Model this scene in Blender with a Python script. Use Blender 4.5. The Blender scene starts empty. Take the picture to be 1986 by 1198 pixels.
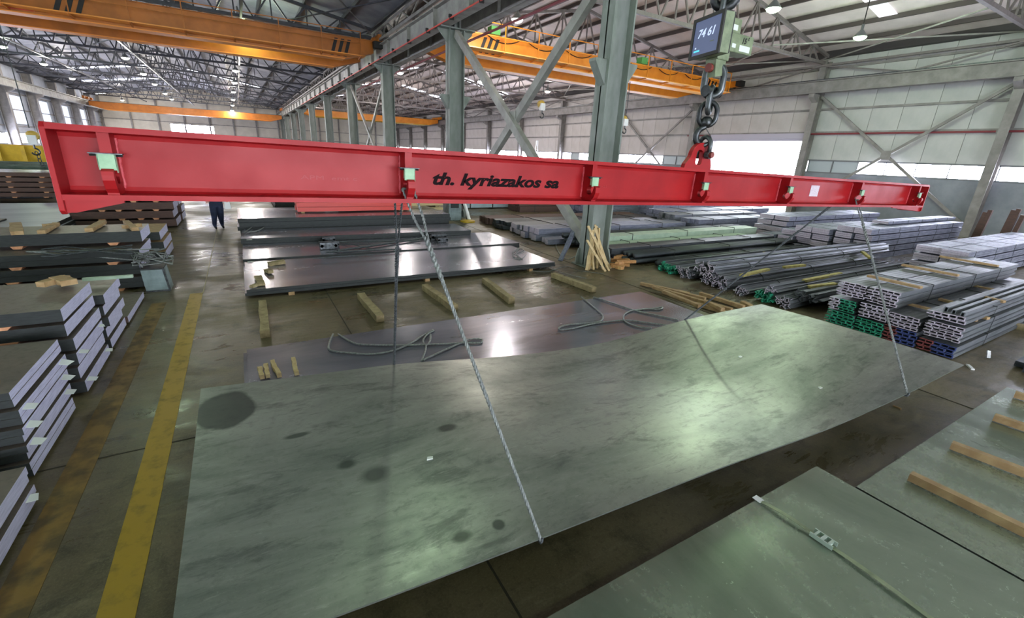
import bpy, bmesh, math, random
from mathutils import Vector, Matrix
R = random.Random(7)
S = bpy.context.scene
COL = S.collection
# ---------------------------------------------------------------- camera
H = 2.6
FPX = 862.34
MR = ((0.86394735, -0.50144844, 0.0463081), (-0.12583869, -0.30401461, -0.94431973), (0.48760599, 0.81001517, -0.32575423))
cam = bpy.data.cameras.new('camera'); co = bpy.data.objects.new('camera', cam); COL.objects.link(co)
cam.sensor_width = 36; cam.lens = 36 * FPX / 1986; cam.clip_start = .05; cam.clip_end = 400
rx, dn, fw = [Vector(r) for r in MR]
m4 = Matrix((rx, -dn, -fw)).transposed().to_4x4(); m4.translation = (0, 0, H)
co.matrix_world = m4
S.camera = co
# ---------------------------------------------------------------- world, view
W = bpy.data.worlds.new('world'); S.world = W; W.use_nodes = True
nt = W.node_tree; bg = nt.nodes['Background']
bg.inputs[0].default_value = (.86, .92, 1.0, 1); bg.inputs[1].default_value = 11.0
S.view_settings.view_transform = 'Standard'; S.view_settings.look = 'None'
S.view_settings.gamma = 1; S.view_settings.use_curve_mapping = False
S.view_settings.exposure = 0.5

def ray(px, py):
    a, b = (px - 993) / FPX, (py - 599) / FPX
    return rx * a + dn * b + fw
def G(px, py, z=0):
    d = ray(px, py); t = (z - H) / d.z; return Vector((d.x * t, d.y * t, z))
def PX(px, py, x):
    d = ray(px, py); t = x / d.x; return Vector((x, d.y * t, H + d.z * t))
def PY(px, py, y):
    d = ray(px, py); t = y / d.y; return Vector((d.x * t, y, H + d.z * t))

# ---------------------------------------------------------------- lights
def area(name, loc, rot, sx, sy, power, col):
    l = bpy.data.lights.new(name, 'AREA'); l.shape = 'RECTANGLE'; l.size = sx; l.size_y = sy; l.energy = power; l.color = col
    o = bpy.data.objects.new(name, l); o.location = loc; o.rotation_euler = rot; COL.objects.link(o); return o
# daylight through the open hall gate behind the photographer
GATE = area('gate_daylight', (4, -15.9, 2.6), (math.radians(90), 0, 0), 16, 5, 480, (.86, .88, 1.0))
LAMP_W = 300
GREEN = (.78, 1.0, .70); WARM = (1.0, .93, .84)

# ---------------------------------------------------------------- materials
def lin(c):
    return tuple(((v / 255) / 12.92 if v / 255 <= .04045 else ((v / 255 + .055) / 1.055) ** 2.4) for v in c) + (1,)
MATS = {}
def mat(name, c, c2=None, rough=.6, rough2=None, metal=0., scale=6., det=5., bump=0., emit=None, est=1., stretch=(1, 1, 1), thr=(.35, .65), spec=.5):
    if name in MATS: return MATS[name]
    m = bpy.data.materials.new(name); m.use_nodes = True; MATS[name] = m
    n = m.node_tree.nodes; l = m.node_tree.links; b = n['Principled BSDF']
    b.inputs['Base Color'].default_value = lin(c); b.inputs['Roughness'].default_value = rough; b.inputs['Metallic'].default_value = metal
    b.inputs['Specular IOR Level'].default_value = spec
    tc = n.new('ShaderNodeTexCoord'); mp = n.new('ShaderNodeMapping'); mp.inputs['Scale'].default_value = stretch
    l.new(tc.outputs['Object'], mp.inputs['Vector'])
    if c2 is not None or rough2 is not None or bump:
        t = n.new('ShaderNodeTexNoise'); t.inputs['Scale'].default_value = scale; t.inputs['Detail'].default_value = det; t.inputs['Roughness'].default_value = .6
        l.new(mp.outputs['Vector'], t.inputs['Vector'])
        mr = n.new('ShaderNodeMapRange'); mr.inputs['From Min'].default_value = thr[0]; mr.inputs['From Max'].default_value = thr[1]
        l.new(t.outputs['Fac'], mr.inputs['Value'])
        if c2 is not None:
            mx = n.new('ShaderNodeMix'); mx.data_type = 'RGBA'; mx.inputs[6].default_value = lin(c); mx.inputs[7].default_value = lin(c2)
            l.new(mr.outputs[0], mx.inputs[0]); l.new(mx.outputs[2], b.inputs['Base Color'])
        if rough2 is not None:
            m2 = n.new('ShaderNodeMapRange'); m2.inputs['To Min'].default_value = rough; m2.inputs['To Max'].default_value = rough2
            l.new(mr.outputs[0], m2.inputs['Value']); l.new(m2.outputs[0], b.inputs['Roughness'])
        if bump:
            bp = n.new('ShaderNodeBump'); bp.inputs['Strength'].default_value = bump; bp.inputs['Distance'].default_value = .01
            l.new(t.outputs['Fac'], bp.inputs['Height']); l.new(bp.outputs[0], b.inputs['Normal'])
    if emit:
        b.inputs['Emission Color'].default_value = lin(emit); b.inputs['Emission Strength'].default_value = est
    return m

def nodes_of(m):
    return m.node_tree.nodes, m.node_tree.links, m.node_tree.nodes['Principled BSDF']
def noise(n, l, vec, scale, det=5, rough=.6, dist=0):
    t = n.new('ShaderNodeTexNoise'); t.inputs['Scale'].default_value = scale; t.inputs['Detail'].default_value = det
    t.inputs['Roughness'].default_value = rough; t.inputs['Distortion'].default_value = dist; l.new(vec, t.inputs['Vector']); return t.outputs['Fac']
def ramp(n, l, fac, a, b, c0=0., c1=1.):
    r = n.new('ShaderNodeMapRange'); r.inputs['From Min'].default_value = a; r.inputs['From Max'].default_value = b
    r.inputs['To Min'].default_value = c0; r.inputs['To Max'].default_value = c1; l.new(fac, r.inputs['Value']); return r.outputs[0]
def mixc(n, l, fac, a, b):
    m = n.new('ShaderNodeMix'); m.data_type = 'RGBA'; l.new(fac, m.inputs[0])
    for i, v in ((6, a), (7, b)):
        if isinstance(v, tuple): m.inputs[i].default_value = lin(v)
        else: l.new(v, m.inputs[i])
    return m.outputs[2]

def concrete():
    m = mat('stained_concrete', (104, 96, 68)); n, l, b = nodes_of(m)
    tc = n.new('ShaderNodeTexCoord'); v = tc.outputs['Object']
    mp = n.new('ShaderNodeMapping'); mp.inputs['Scale'].default_value = (.5, 1.8, 1); l.new(v, mp.inputs['Vector'])
    big = noise(n, l, v, .45, 4); mid = noise(n, l, v, 2.2, 8, .7, .4); fine = noise(n, l, v, 22, 6, .7); st = noise(n, l, mp.outputs['Vector'], 3., 7, .7, .6)
    c = mixc(n, l, ramp(n, l, big, .35, .65), (78, 70, 50), (108, 96, 72))
    c = mixc(n, l, ramp(n, l, mid, .5, .68), c, (56, 52, 34))
    c = mixc(n, l, ramp(n, l, st, .55, .75, 0, .55), c, (142, 130, 104))
    c = mixc(n, l, ramp(n, l, fine, .52, .74, 0, .6), c, (40, 38, 28))
    vf = noise(n, l, v, 70, 4, .8); c = mixc(n, l, ramp(n, l, vf, .5, .75, 0, .35), c, (150, 142, 112))
    l.new(c, b.inputs['Base Color'])
    rr = n.new('ShaderNodeMath'); rr.operation = 'ADD'; l.new(ramp(n, l, big, .38, .6, .3, .62), rr.inputs[0]); l.new(ramp(n, l, st, .4, .7, -.12, .12), rr.inputs[1])
    l.new(rr.outputs[0], b.inputs['Roughness'])
    bp = n.new('ShaderNodeBump'); bp.inputs['Strength'].default_value = .35; bp.inputs['Distance'].default_value = .012; l.new(mid, bp.inputs['Height']); l.new(bp.outputs[0], b.inputs['Normal'])
    return m
def plate(name, c0, c1, c2, r0, r1, spot=.62, stretch=(1, 1, 1), metal=.75, blot=.6, fw=.45, streak=0.):
    m = mat(name, c0); n, l, b = nodes_of(m)
    tc = n.new('ShaderNodeTexCoord'); v = tc.outputs['Object']
    mp = n.new('ShaderNodeMapping'); mp.inputs['Scale'].default_value = stretch; l.new(v, mp.inputs['Vector']); v2 = mp.outputs['Vector']
    a = noise(n, l, v2, .8, 6, .65, .5); s = noise(n, l, v2, 2.6, 8, .7, .3); f = noise(n, l, v, 14, 8, .75); g = noise(n, l, v, 60, 4, .7)
    c = mixc(n, l, ramp(n, l, a, .38, .62), c0, c1)
    c = mixc(n, l, ramp(n, l, s, spot, spot + .1, 0, blot), c, c2)
    c = mixc(n, l, ramp(n, l, f, .52, .75, 0, fw), c, c2)
    c = mixc(n, l, ramp(n, l, g, .6, .85, 0, .4), c, tuple(min(255, x + 25) for x in c1))
    if streak:
        m3 = n.new('ShaderNodeMapping'); m3.inputs['Scale'].default_value = (.6, 3.2, 1); m3.inputs['Rotation'].default_value = (0, 0, .5); l.new(v, m3.inputs['Vector'])
        k1 = noise(n, l, m3.outputs['Vector'], 5, 9, .75, .8); c = mixc(n, l, ramp(n, l, k1, .55, .7, 0, streak), c, c2)
        k2 = noise(n, l, m3.outputs['Vector'], 9, 9, .8, .5); c = mixc(n, l, ramp(n, l, k2, .57, .75, 0, streak), c, tuple(min(255, x + 30) for x in c1))
    l.new(c, b.inputs['Base Color']); b.inputs['Metallic'].default_value = metal
    rr = n.new('ShaderNodeMath'); rr.operation = 'ADD'; l.new(ramp(n, l, a, .35, .65, r0, r1), rr.inputs[0]); l.new(ramp(n, l, f, .4, .7, -.05 * fw * 2, .08 * fw * 2), rr.inputs[1])
    l.new(rr.outputs[0], b.inputs['Roughness'])
    bp = n.new('ShaderNodeBump'); bp.inputs['Strength'].default_value = .08; bp.inputs['Distance'].default_value = .01; l.new(s, bp.inputs['Height']); l.new(bp.outputs[0], b.inputs['Normal'])
    return m
M_CONC = concrete()
M_BIG = plate('mill_scale_plate', (116, 121, 115), (156, 158, 151), (72, 75, 74), .42, .32, .54, (.6, 1.6, 1), .6, .55, .35, streak=.6)
M_PL = plate('dark_rolled_plate', (126, 126, 140), (158, 156, 172), (88, 88, 100), .17, .28, .62, (.35, 1.6, 1), .6, .45, .12)
M_PLG = plate('oiled_green_plate', (118, 132, 114), (150, 162, 144), (78, 88, 78), .2, .3, .8, (1.5, .5, 1), .6, .4, .3)
M_SIDE = mat('dark_edge_and_shaded_front', (38, 42, 42), (58, 62, 62), .5, .7, .4, scale=9, stretch=(1, 1, 8))  # dark steel edges; on the left stacks it paints shade onto the fronts
M_BROWN = mat('rusty_brown_plate', (74, 56, 52), (98, 74, 66), .6, .8, .2, scale=7, stretch=(1, 1, 6))
M_END = mat('window_lit_end', (190, 190, 216), (160, 160, 188), .45, .6, 0, scale=20, stretch=(1, .3, 6))  # paler tone paints window light onto the ends of the left stacks
M_TOPL = plate('brownish_plate_top', (104, 96, 90), (128, 118, 110), (76, 70, 64), .4, .5, .66, (1, 1, 1), .4, .4)
M_RED = mat('red_enamel', (160, 28, 32), (144, 20, 26), .38, .46, 0., scale=3, spec=.22)
M_RED2 = mat('bright_red_pipe', (206, 52, 40), rough=.4)
M_INK = mat('black_letter_paint', (22, 8, 12), rough=.7, spec=.1)
M_EMB = mat('embossed_red', (158, 30, 36), rough=.5)
M_LATCH = mat('pale_green_latch', (150, 186, 152), (130, 168, 134), rough=.5, scale=20)
M_STEEL = mat('dull_steel', (88, 92, 94), (60, 62, 64), .35, .5, .9, scale=18)
M_ROPE = mat('wire_rope_steel', (140, 144, 142), (100, 104, 104), .4, .55, .35, scale=40)
M_ROPED = mat('greasy_wire_rope', (84, 88, 92), (56, 60, 64), .45, .6, .4, scale=40)
M_PIN = mat('red_shackle_pin', (120, 50, 44), rough=.5)
M_COL = mat('column_green_grey', (134, 140, 136), (112, 120, 114), .5, .65, .0, scale=3, stretch=(1, 1, .4))
M_GIRD = mat('girder_grey', (140, 136, 134), (116, 112, 110), .5, .6, 0, scale=2.)
M_GIRD2 = mat('pale_girder_grey', (158, 158, 152), (132, 130, 126), .5, .6, 0, scale=2.)
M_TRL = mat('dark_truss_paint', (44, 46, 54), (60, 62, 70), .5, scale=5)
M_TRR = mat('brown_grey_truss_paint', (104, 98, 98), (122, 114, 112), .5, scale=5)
M_ORG = mat('orange_crane_paint', (232, 146, 38), (214, 126, 30), .4, .5, 0, scale=1.5)
M_ORG2 = mat('deep_orange_crane_paint', (186, 106, 22), (160, 92, 20), .45, .55, 0, scale=1.5)
M_BLK = mat('black_paint', (24, 22, 22), rough=.6)
M_WALLP = mat('beige_panel', (192, 186, 184), (180, 174, 170), rough=.7, scale=1.2)
M_WALLG = mat('greenish_white_panel', (190, 190, 188), (176, 178, 176), rough=.7, scale=1.2)
M_WALLB = mat('blue_grey_low_wall', (138, 142, 150), (122, 126, 134), rough=.8, scale=1.5)
M_CREAM = mat('cream_cladding', (204, 198, 186), (190, 184, 172), rough=.7, scale=1)
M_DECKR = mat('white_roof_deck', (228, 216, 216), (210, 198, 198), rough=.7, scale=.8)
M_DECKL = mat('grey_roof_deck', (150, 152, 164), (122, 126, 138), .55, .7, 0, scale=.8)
M_WIN = mat('daylit_pane', (240, 244, 250), rough=.3, emit=(228, 232, 255), est=34.)
M_FROST = mat('frosted_pane', (150, 158, 160), rough=.4, emit=(170, 180, 190), est=.12)
M_FRAME = mat('window_frame_grey', (110, 112, 116), rough=.5)
M_SKY = mat('translucent_roof_panel', (220, 224, 232), rough=.4, emit=(230, 236, 255), est=3.)
M_WOOD = mat('timber', (176, 148, 108), (146, 116, 80), rough=.8, scale=9, stretch=(1, 1, 1), bump=.3)
mat('pale_timber', (206, 184, 142), (178, 152, 108), rough=.8, scale=9)
M_WOODF = mat('weathered_timber', (160, 144, 108), (124, 110, 78), rough=.85, scale=9, bump=.4)
M_WOODE = mat('orange_timber_end', (206, 150, 112), (180, 124, 90), rough=.8, scale=12)
M_YEL = mat('yellow_floor_paint', (160, 128, 22), (112, 96, 34), .5, .65, 0, scale=7, det=8, thr=(.5, .72))
M_YELB = mat('worn_ochre_floor_paint', (120, 92, 34), (80, 66, 36), .55, .7, 0, scale=5, det=8, thr=(.42, .62))
M_JOINT = mat('joint_filler', (44, 40, 28), rough=.9)
M_GREENP = mat('green_end_paint', (34, 146, 112), (28, 112, 88), rough=.6, scale=30)
M_REDP = mat('dull_red_end_paint', (124, 62, 60), rough=.6)
M_BLUEP = mat('blue_end_paint', (52, 66, 120), rough=.6)
M_LAV = mat('bare_cut_end', (184, 176, 190), (160, 150, 166), rough=.55, scale=30)
M_CHAN = mat('grey_rolled_channel', (120, 124, 130), (92, 96, 102), .4, .55, .45, scale=3, stretch=(.3, 4, 4))
M_DARKB = mat('dark_rolled_bar', (74, 80, 84), (50, 54, 58), .4, .6, .5, scale=3, stretch=(.3, 4, 4))
M_ZINC = mat('bluish_bar_pack', (128, 132, 150), (104, 108, 124), .45, .6, .35, scale=6, stretch=(.5, 3, 3))
M_PALEG = mat('pale_green_primer', (158, 178, 156), (140, 160, 140), rough=.6, scale=4)
M_TAG = mat('paper_tag', (206, 212, 206), rough=.7)
M_NAVY = mat('navy_workwear', (34, 44, 74), (24, 32, 56), rough=.8, scale=12)
M_SKIN = mat('skin', (190, 140, 116), rough=.6)
M_HAIR = mat('dark_hair', (40, 30, 26), rough=.8)
M_WHITE = mat('white_plastic', (226, 228, 230), rough=.5)
M_YRACK = mat('yellow_rack_paint', (206, 172, 40), (180, 150, 30), rough=.5, scale=3)
M_LEAF = mat('outdoor_foliage', (150, 170, 140), (190, 200, 180), rough=.8, scale=6)
M_YARD = mat('bright_yard_ground', (200, 200, 196), rough=.9)
M_SCRG = mat('scale_body_green', (122, 134, 104), (96, 108, 82), rough=.5, scale=14)
M_SCR = mat('scale_screen', (70, 78, 110), rough=.5, emit=(92, 104, 140), est=.35)
M_DIGIT = mat('scale_digits', (190, 200, 225), rough=.4, emit=(190, 204, 235), est=.55)
M_CYAN = mat('scale_cyan_mark', (80, 200, 225), rough=.4, emit=(70, 200, 225), est=.6)
M_LAMPR = mat('lamp_reflector', (96, 100, 100), rough=.4)
M_CRATE = mat('grey_steel_bin', (130, 146, 148), (110, 124, 126), .45, .6, .3, scale=6)
M_WRAP = mat('pale_blue_wrapped_pack', (172, 192, 202), (156, 176, 188), rough=.5, scale=3)
M_STRAP = mat('galvanised_strap', (150, 160, 130), (120, 130, 104), .35, .5, .5, scale=9)
M_RUST = mat('rust_stain_orange', (214, 96, 40), rough=.6)

# ---------------------------------------------------------------- mesh builder
class MB:
    def __init__(s): s.v = []; s.f = []; s.m = []
    def box(s, a, b, mi=0, M=None):
        x0, y0, z0 = a; x1, y1, z1 = b; k = len(s.v)
        p = [Vector(q) for q in ((x0, y0, z0), (x1, y0, z0), (x1, y1, z0), (x0, y1, z0), (x0, y0, z1), (x1, y0, z1), (x1, y1, z1), (x0, y1, z1))]
        if M: p = [M @ q for q in p]
        s.v += p
        s.f += [(k, k + 3, k + 2, k + 1), (k + 4, k + 5, k + 6, k + 7), (k, k + 1, k + 5, k + 4), (k + 1, k + 2, k + 6, k + 5), (k + 2, k + 3, k + 7, k + 6), (k + 3, k, k + 4, k + 7)]
        s.m += [mi] * 6; return s
    def bar(s, p, q, w, h, mi=0, up=(0, 0, 1)):
        p, q = Vector(p), Vector(q); d = q - p; L = d.length
        if L < 1e-6: return s
        x = d / L; u = Vector(up)
        if abs(x.dot(u)) > .98: u = Vector((0, 1, 0)) if abs(x.y) < .9 else Vector((1, 0, 0))
        y = u.cross(x).normalized(); z = x.cross(y)
        M = Matrix((x, y, z)).transposed().to_4x4(); M.translation = p
        return s.box((0, -w / 2, -h / 2), (L, w / 2, h / 2), mi, M)
    def prism(s, pts, ax, a, b, mi=0, M=None):
        """closed 2-D outline extruded along axis ax from a to b; pts in the other two axes in order"""
        k = len(s.v); n = len(pts)
        for t in (a, b):
            for u, w in pts:
                q = Vector((t, u, w)) if ax == 0 else Vector((u, t, w)) if ax == 1 else Vector((u, w, t))
                s.v.append(M @ q if M else q)
        s.f.append(tuple(k + i for i in range(n))[::-1]); s.f.append(tuple(k + n + i for i in range(n)))
        for i in range(n): s.f.append((k + i, k + (i + 1) % n, k + n + (i + 1) % n, k + n + i))
        s.m += [mi] * (n + 2); return s
    def tube(s, pts, r, n=6, mi=0, closed=False):
        pts = [Vector(p) for p in pts]; N = len(pts); k = len(s.v)
        rs = r if isinstance(r, (list, tuple)) else [r] * N
        prev = None
        for i, p in enumerate(pts):
            if closed: d = pts[(i + 1) % N] - pts[i - 1]
            else: d = pts[min(i + 1, N - 1)] - pts[max(i - 1, 0)]
            d.normalize()
            if prev is None:
                u = Vector((0, 0, 1)) if abs(d.z) < .9 else Vector((1, 0, 0))
                a = d.cross(u).normalized()
            else:
                a = (prev - d * prev.dot(d))
                a = a.normalized() if a.length > 1e-5 else d.orthogonal().normalized()
            prev = a; b = d.cross(a)
            for j in range(n):
                t = 2 * math.pi * j / n; s.v.append(p + (a * math.cos(t) + b * math.sin(t)) * rs[i])
        M = N if closed else N - 1
        for i in range(M):
            for j in range(n):
                i2 = (i + 1) % N
                s.f.append((k + i * n + j, k + i * n + (j + 1) % n, k + i2 * n + (j + 1) % n, k + i2 * n + j)); s.m.append(mi)
        if not closed:
            s.f.append(tuple(k + j for j in range(n))[::-1]); s.f.append(tuple(k + (N - 1) * n + j for j in range(n))); s.m += [mi, mi]
        return s
    def lathe(s, prof, c, n=16, mi=0, axis='z', caps=True):
        k = len(s.v); c = Vector(c)
        for r, h in prof:
            for j in range(n):
                t = 2 * math.pi * j / n
                q = Vector((r * math.cos(t), r * math.sin(t), h))
                if axis == 'x': q = Vector((q.z, q.x, q.y))
                if axis == 'y': q = Vector((q.x, q.z, q.y))
                s.v.append(c + q)
        for i in range(len(prof) - 1):
            for j in range(n):
                s.f.append((k + i * n + j, k + i * n + (j + 1) % n, k + (i + 1) * n + (j + 1) % n, k + (i + 1) * n + j)); s.m.append(mi)
        if caps:
            s.f.append(tuple(k + j for j in range(n))[::-1]); s.f.append(tuple(k + (len(prof) - 1) * n + j for j in range(n))); s.m += [mi, mi]
        return s
    def mesh(s, name, mats, smooth=False):
        me = bpy.data.meshes.new(name); me.from_pydata([tuple(v) for v in s.v], [], s.f)
        if not isinstance(mats, (list, tuple)): mats = [mats]
        for m in mats: me.materials.append(m)
        me.polygons.foreach_set('material_index', s.m)
        if smooth: me.polygons.foreach_set('use_smooth', [True] * len(s.f))
        me.update(); return me
    def build(s, name, mats, parent=None, smooth=False, bevel=0, **tags):
        o = bpy.data.objects.new(name, s.mesh(name, mats, smooth)); COL.objects.link(o)
        if parent: o.parent = parent
        if bevel:
            b = o.modifiers.new('bevel', 'BEVEL'); b.width = bevel; b.segments = 2; b.limit_method = 'ANGLE'
        for k, v in tags.items(): o[k] = v
        return o
def put(name, me, parent=None, loc=(0, 0, 0), rot=(0, 0, 0), **tags):
    o = bpy.data.objects.new(name, me); COL.objects.link(o)
    if parent: o.parent = parent
    o.location = loc; o.rotation_euler = rot
    for k, v in tags.items(): o[k] = v
    return o
def thing(name, label, cat, loc=(0, 0, 0), rot=(0, 0, 0), group=None):
    o = bpy.data.objects.new(name, None); COL.objects.link(o); o.location = loc; o.rotation_euler = rot
    o['label'] = label; o['category'] = cat
    if group: o['group'] = group
    return o
def tg(label, cat, group=None):
    d = dict(label=label, category=cat)
    if group: d['group'] = group
    return d
ST = dict(kind='structure')
ORD = ['first', 'second', 'third', 'fourth', 'fifth', 'sixth', 'seventh', 'eighth', 'ninth', 'tenth', 'eleventh', 'twelfth', 'thirteenth', 'fourteenth', 'fifteenth', 'sixteenth']
def B(a, b): return MB().box(a, b)

# ---------------------------------------------------------------- hall constants
XL, XC, XR = -18.4, 7.4, 29.0
YN, YF = -16.0, 100.0
EAVE, RIDGE = 8.6, 10.7
WC = [-.9 + 8.1 * k for k in range(-2, 13)]      # frame lines of the walls: 7.2, 15.3, 23.4 ...
# ---------------------------------------------------------------- floor
floor = MB()
floor.box((XL - .3, YN, -.3), (XR + .3, YF, 0)).build('floor', M_CONC, **ST)
for nm, a, b in (('painted_line', (-1.02, -4, 0), (-.80, 9.2, .003)),):
    pass
ln = bpy.data.objects['floor']
# yellow lane lines
for (x0, x1, dx, ya, yb, m, lab) in ((-.93, .095, -.004, -3, 9.4, M_YEL, 'bright yellow painted lane line beside the hoisted plate'), (-1.46, .10, 0.0, -3, 9.0, M_YELB, 'worn ochre lane line along the plate stacks')):
    q = MB(); k = 20
    for i in range(k):
        y0 = ya + (yb - ya) * i / k; y1 = ya + (yb - ya) * (i + 1) / k
        q.box((x0 + dx * y0 - x1, y0, 0.0), (x0 + dx * y0 + x1, y1, .004))
    q.build('painted_line', m, **tg(lab, 'floor marking'))
q = MB().box((-.875, 9.4, 0), (-.86, 17, .004)).build('painted_line', mat('faint_pale_line', (150, 138, 104), rough=.6), **tg('thin pale line continuing the yellow lane line down the aisle', 'floor marking'))
for i, (a, b) in enumerate((((1.10, -2, 0), (1.115, 40, .0035)), ((7.18, -4, 0), (7.2, 60, .0035)), ((-18, 4.44, 0), (7.18, 4.455, .003)), ((7.2, 8.9, 0), (9.2, 8.915, .003)))):
    B(a, b).build('floor_joint', M_JOINT, ln)

# ---------------------------------------------------------------- right wall
wr = B((XR, YN, 0), (XR + .25, 15.5, 2.46)).box((XR, 21.8, 0), (XR + .25, YF, 2.46)).build('wall_right', M_WALLB, **ST)
rows = [(3.18, 4.66), (4.66, 5.87), (5.87, 7.2), (7.2, 7.97), (7.97, 8.6)]
pan = {}
def wpanel(w, h, m):
    k = (round(w, 3), round(h, 3), m.name)
    if k not in pan: pan[k] = B((.0, .008, .008), (.12, w - .008, h - .008)).mesh('wall_panel', m)
    return pan[k]
for bi in range(len(WC) - 1):
    y0, y1 = WC[bi], WC[bi + 1]
    door = abs(y0 - 15.3) < .1
    mm = M_WALLG if y0 < 8 else M_WALLP
    if -10 < y0 < 60:
        for (z0, z1) in rows:
            for k in range(6):
                w = 8.1 / 6; ya = y0 + k * w
                if door and z0 < 4 and k < 5: continue
                put('wall_panel', wpanel(w, z1 - z0, mm), wr, (XR + .03, ya, z0))
    else:
        B((XR + .03, y0, 3.18), (XR + .15, y1, 8.6)).build('wall_cladding', mm, wr)
B((XR + .16, YN, 3.18), (XR + .25, 15.5, 8.7)).box((XR + .16, 15.5, 4.66), (XR + .25, 21.8, 8.7)).box((XR + .16, 21.8, 3.18), (XR + .25, YF, 8.7)).build('wall_backing', M_WALLP, wr)
B((XR + .02, 15.5, 4.2), (XR + .2, 21.8, 4.68)).build('door_header', M_WALLP, wr)
B((XL - .25, YN - .25, 5.2), (XR + .25, YN, 11)).box((XL - .25, YN - .25, 0), (-4.2, YN, 5.2)).box((12.2, YN - .25, 0), (XR + .25, YN, 5.2)).build('wall_front', M_WALLP, **ST)
# windows strip
wi = 0
for bi in range(len(WC) - 1):
    y0, y1 = WC[bi] + .2, WC[bi + 1] - .2
    if y1 > 60 or y0 < -9: continue
    if abs(WC[bi] - 15.3) < .1: continue
    wi += 1
    fr = MB().box((XR + .02, y0 - .2, 2.46), (XR + .2, y1 + .2, 2.54)).box((XR + .02, y0 - .2, 3.12), (XR + .2, y1 + .2, 3.2))
    n = 6; w = (y1 - y0) / n
    for k in range(n + 1): fr.box((XR + .02, y0 + k * w - .02, 2.5), (XR + .12, y0 + k * w + .02, 3.16))
    f = fr.build('window_%d' % wi, M_FRAME, **ST)
    pm = B((0, 0, 0), (.02, w - .04, .58)).mesh('window_pane', M_WIN); pf = B((0, 0, 0), (.02, w - .04, .58)).mesh('window_pane', M_FROST)
    for k in range(n):
        fro = (abs(WC[bi] - 7.2) < .1 and k >= 4) or (abs(WC[bi] - 23.4) < .1 and k < 2) or (abs(WC[bi] - 31.5) < .1 and k in (1, 4))
        put('window_pane', pf if fro else pm, f, (XR + .09, y0 + k * w + .02, 2.54))
# roller door housing and guides at the open gate
dr = MB().box((XR - .18, 15.4, 4.2), (XR + .02, 21.9, 4.32)).box((XR - .3, 15.4, 4.32), (XR + .02, 21.9, 4.62)).box((XR - .12, 15.38, 0), (XR + .05, 15.56, 4.2)).box((XR - .12, 21.76, 0), (XR + .05, 21.92, 4.2)).build('door_1', mat('door_guide_lilac', (176, 170, 186), rough=.5), **ST)
# bright yard outside the gate with shrubs
B((XR + .3, -10, -.4), (XR + 60, 60, -.05)).build('ground', M_YARD, **ST)
def bush(x, y, z, s, lab):
    q = MB()
    for _ in range(160):
        a = Vector((R.gauss(0, 1), R.gauss(0, 1), R.gauss(0, .7))) * s * .5
        d = Vector((R.uniform(-1, 1), R.uniform(-1, 1), R.uniform(-1, 1))).normalized() * s * .12
        e = d.orthogonal().normalized() * s * .07
        k = len(q.v); q.v += [a - d, a + e, a + d, a - e]; q.f.append((k, k + 1, k + 2, k + 3)); q.m.append(0)
    o = q.build('shrub', M_LEAF, **tg(lab, 'shrub')); o.location = (x, y, z); 
    t = MB().tube([(0, 0, -z), (0, 0, 0), (.05, 0, s * .4)], [.08, .06, .03], 6).build('stem', M_WOODF, o)
p = PX(1425, 318, XR + 8); bush(p.x, p.y + 1.2, 1.9, 1.6, 'pale shrub outside the open gate, left part of the opening')
p = PX(1475, 322, XR + 9); bush(p.x, p.y, 1.6, 1.5, 'pale shrub outside the open gate, middle of the opening')

# right wall: girts, columns, runway beam, braces, red pipe
g = MB()
for z in (4.66, 5.87, 7.97): g.box((XR - .1, YN, z - .05), (XR, YF, z + .05))
g.build('trim_1', M_GIRD, **ST)
B((XR - .35, -8, EAVE - .12), (XR + .05, YF, EAVE + .25)).build('trim_2', mat('dark_eave_beam', (58, 54, 56), rough=.6), **ST)
def isec(mb, p, q, w, h, tf=.03, tw=.02, up=(0, 0, 1), mi=0):
    p, q = Vector(p), Vector(q); d = (q - p); L = d.length; x = d / L; u = Vector(up)
    if abs(x.dot(u)) > .98: u = Vector((0, 1, 0))
    y = u.cross(x).normalized(); z = x.cross(y); M = Matrix((x, y, z)).transposed().to_4x4(); M.translation = p
    mb.box((0, -w / 2, h / 2 - tf), (L, w / 2, h / 2), mi, M).box((0, -w / 2, -h / 2), (L, w / 2, -h / 2 + tf), mi, M).box((0, -tw / 2, -h / 2 + tf), (L, tw / 2, h / 2 - tf), mi, M)
    return mb
for i, y in enumerate([y for y in WC if -10 < y < 99]):
    t = thing('wall_column', '%s wall column from the camera end along the right wall' % ORD[i], 'column', (XR - .3, y, 0), group='steel columns of the right wall')
    isec(MB(), (0, 0, 0), (0, 0, 8.3), .34, .5, .03, .03, up=(1, 0, 0)).build('shaft', M_GIRD, t)
    B((-.3, -.25, 0), (.28, .25, .03)).build('base_plate', M_GIRD, t)
    MB().prism([(-.25, 6.2), (-.25, 6.62), (-.75, 6.62), (-.75, 6.45)], 1, -.15, .15).build('bracket', M_GIRD, t)
t = thing('runway_girder', 'crane runway girder along the right wall', 'girder', (XR - .85, 0, 0))
isec(MB(), (0, -8, 6.95), (0, 99, 6.95), .36, .62, .04, .03).build('girder_beam', M_GIRD, t)
B((-.03, -8, 7.26), (.03, 99, 7.34)).build('rail', M_STEEL, t)
t = thing('pipe', 'thin dark red pipe along the right wall', 'pipe')
MB().tube([(XR - .15, -8, 4.58), (XR - .15, 24, 4.58)], .045, 8).build('pipe_run', mat('oxide_red_pipe', (130, 56, 62), rough=.5), t)
for y in (7.2, 15.3): B((XR - .2, y + .25, 4.5), (XR - .02, y + .31, 4.66)).build('clip', M_GIRD, t)
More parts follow.
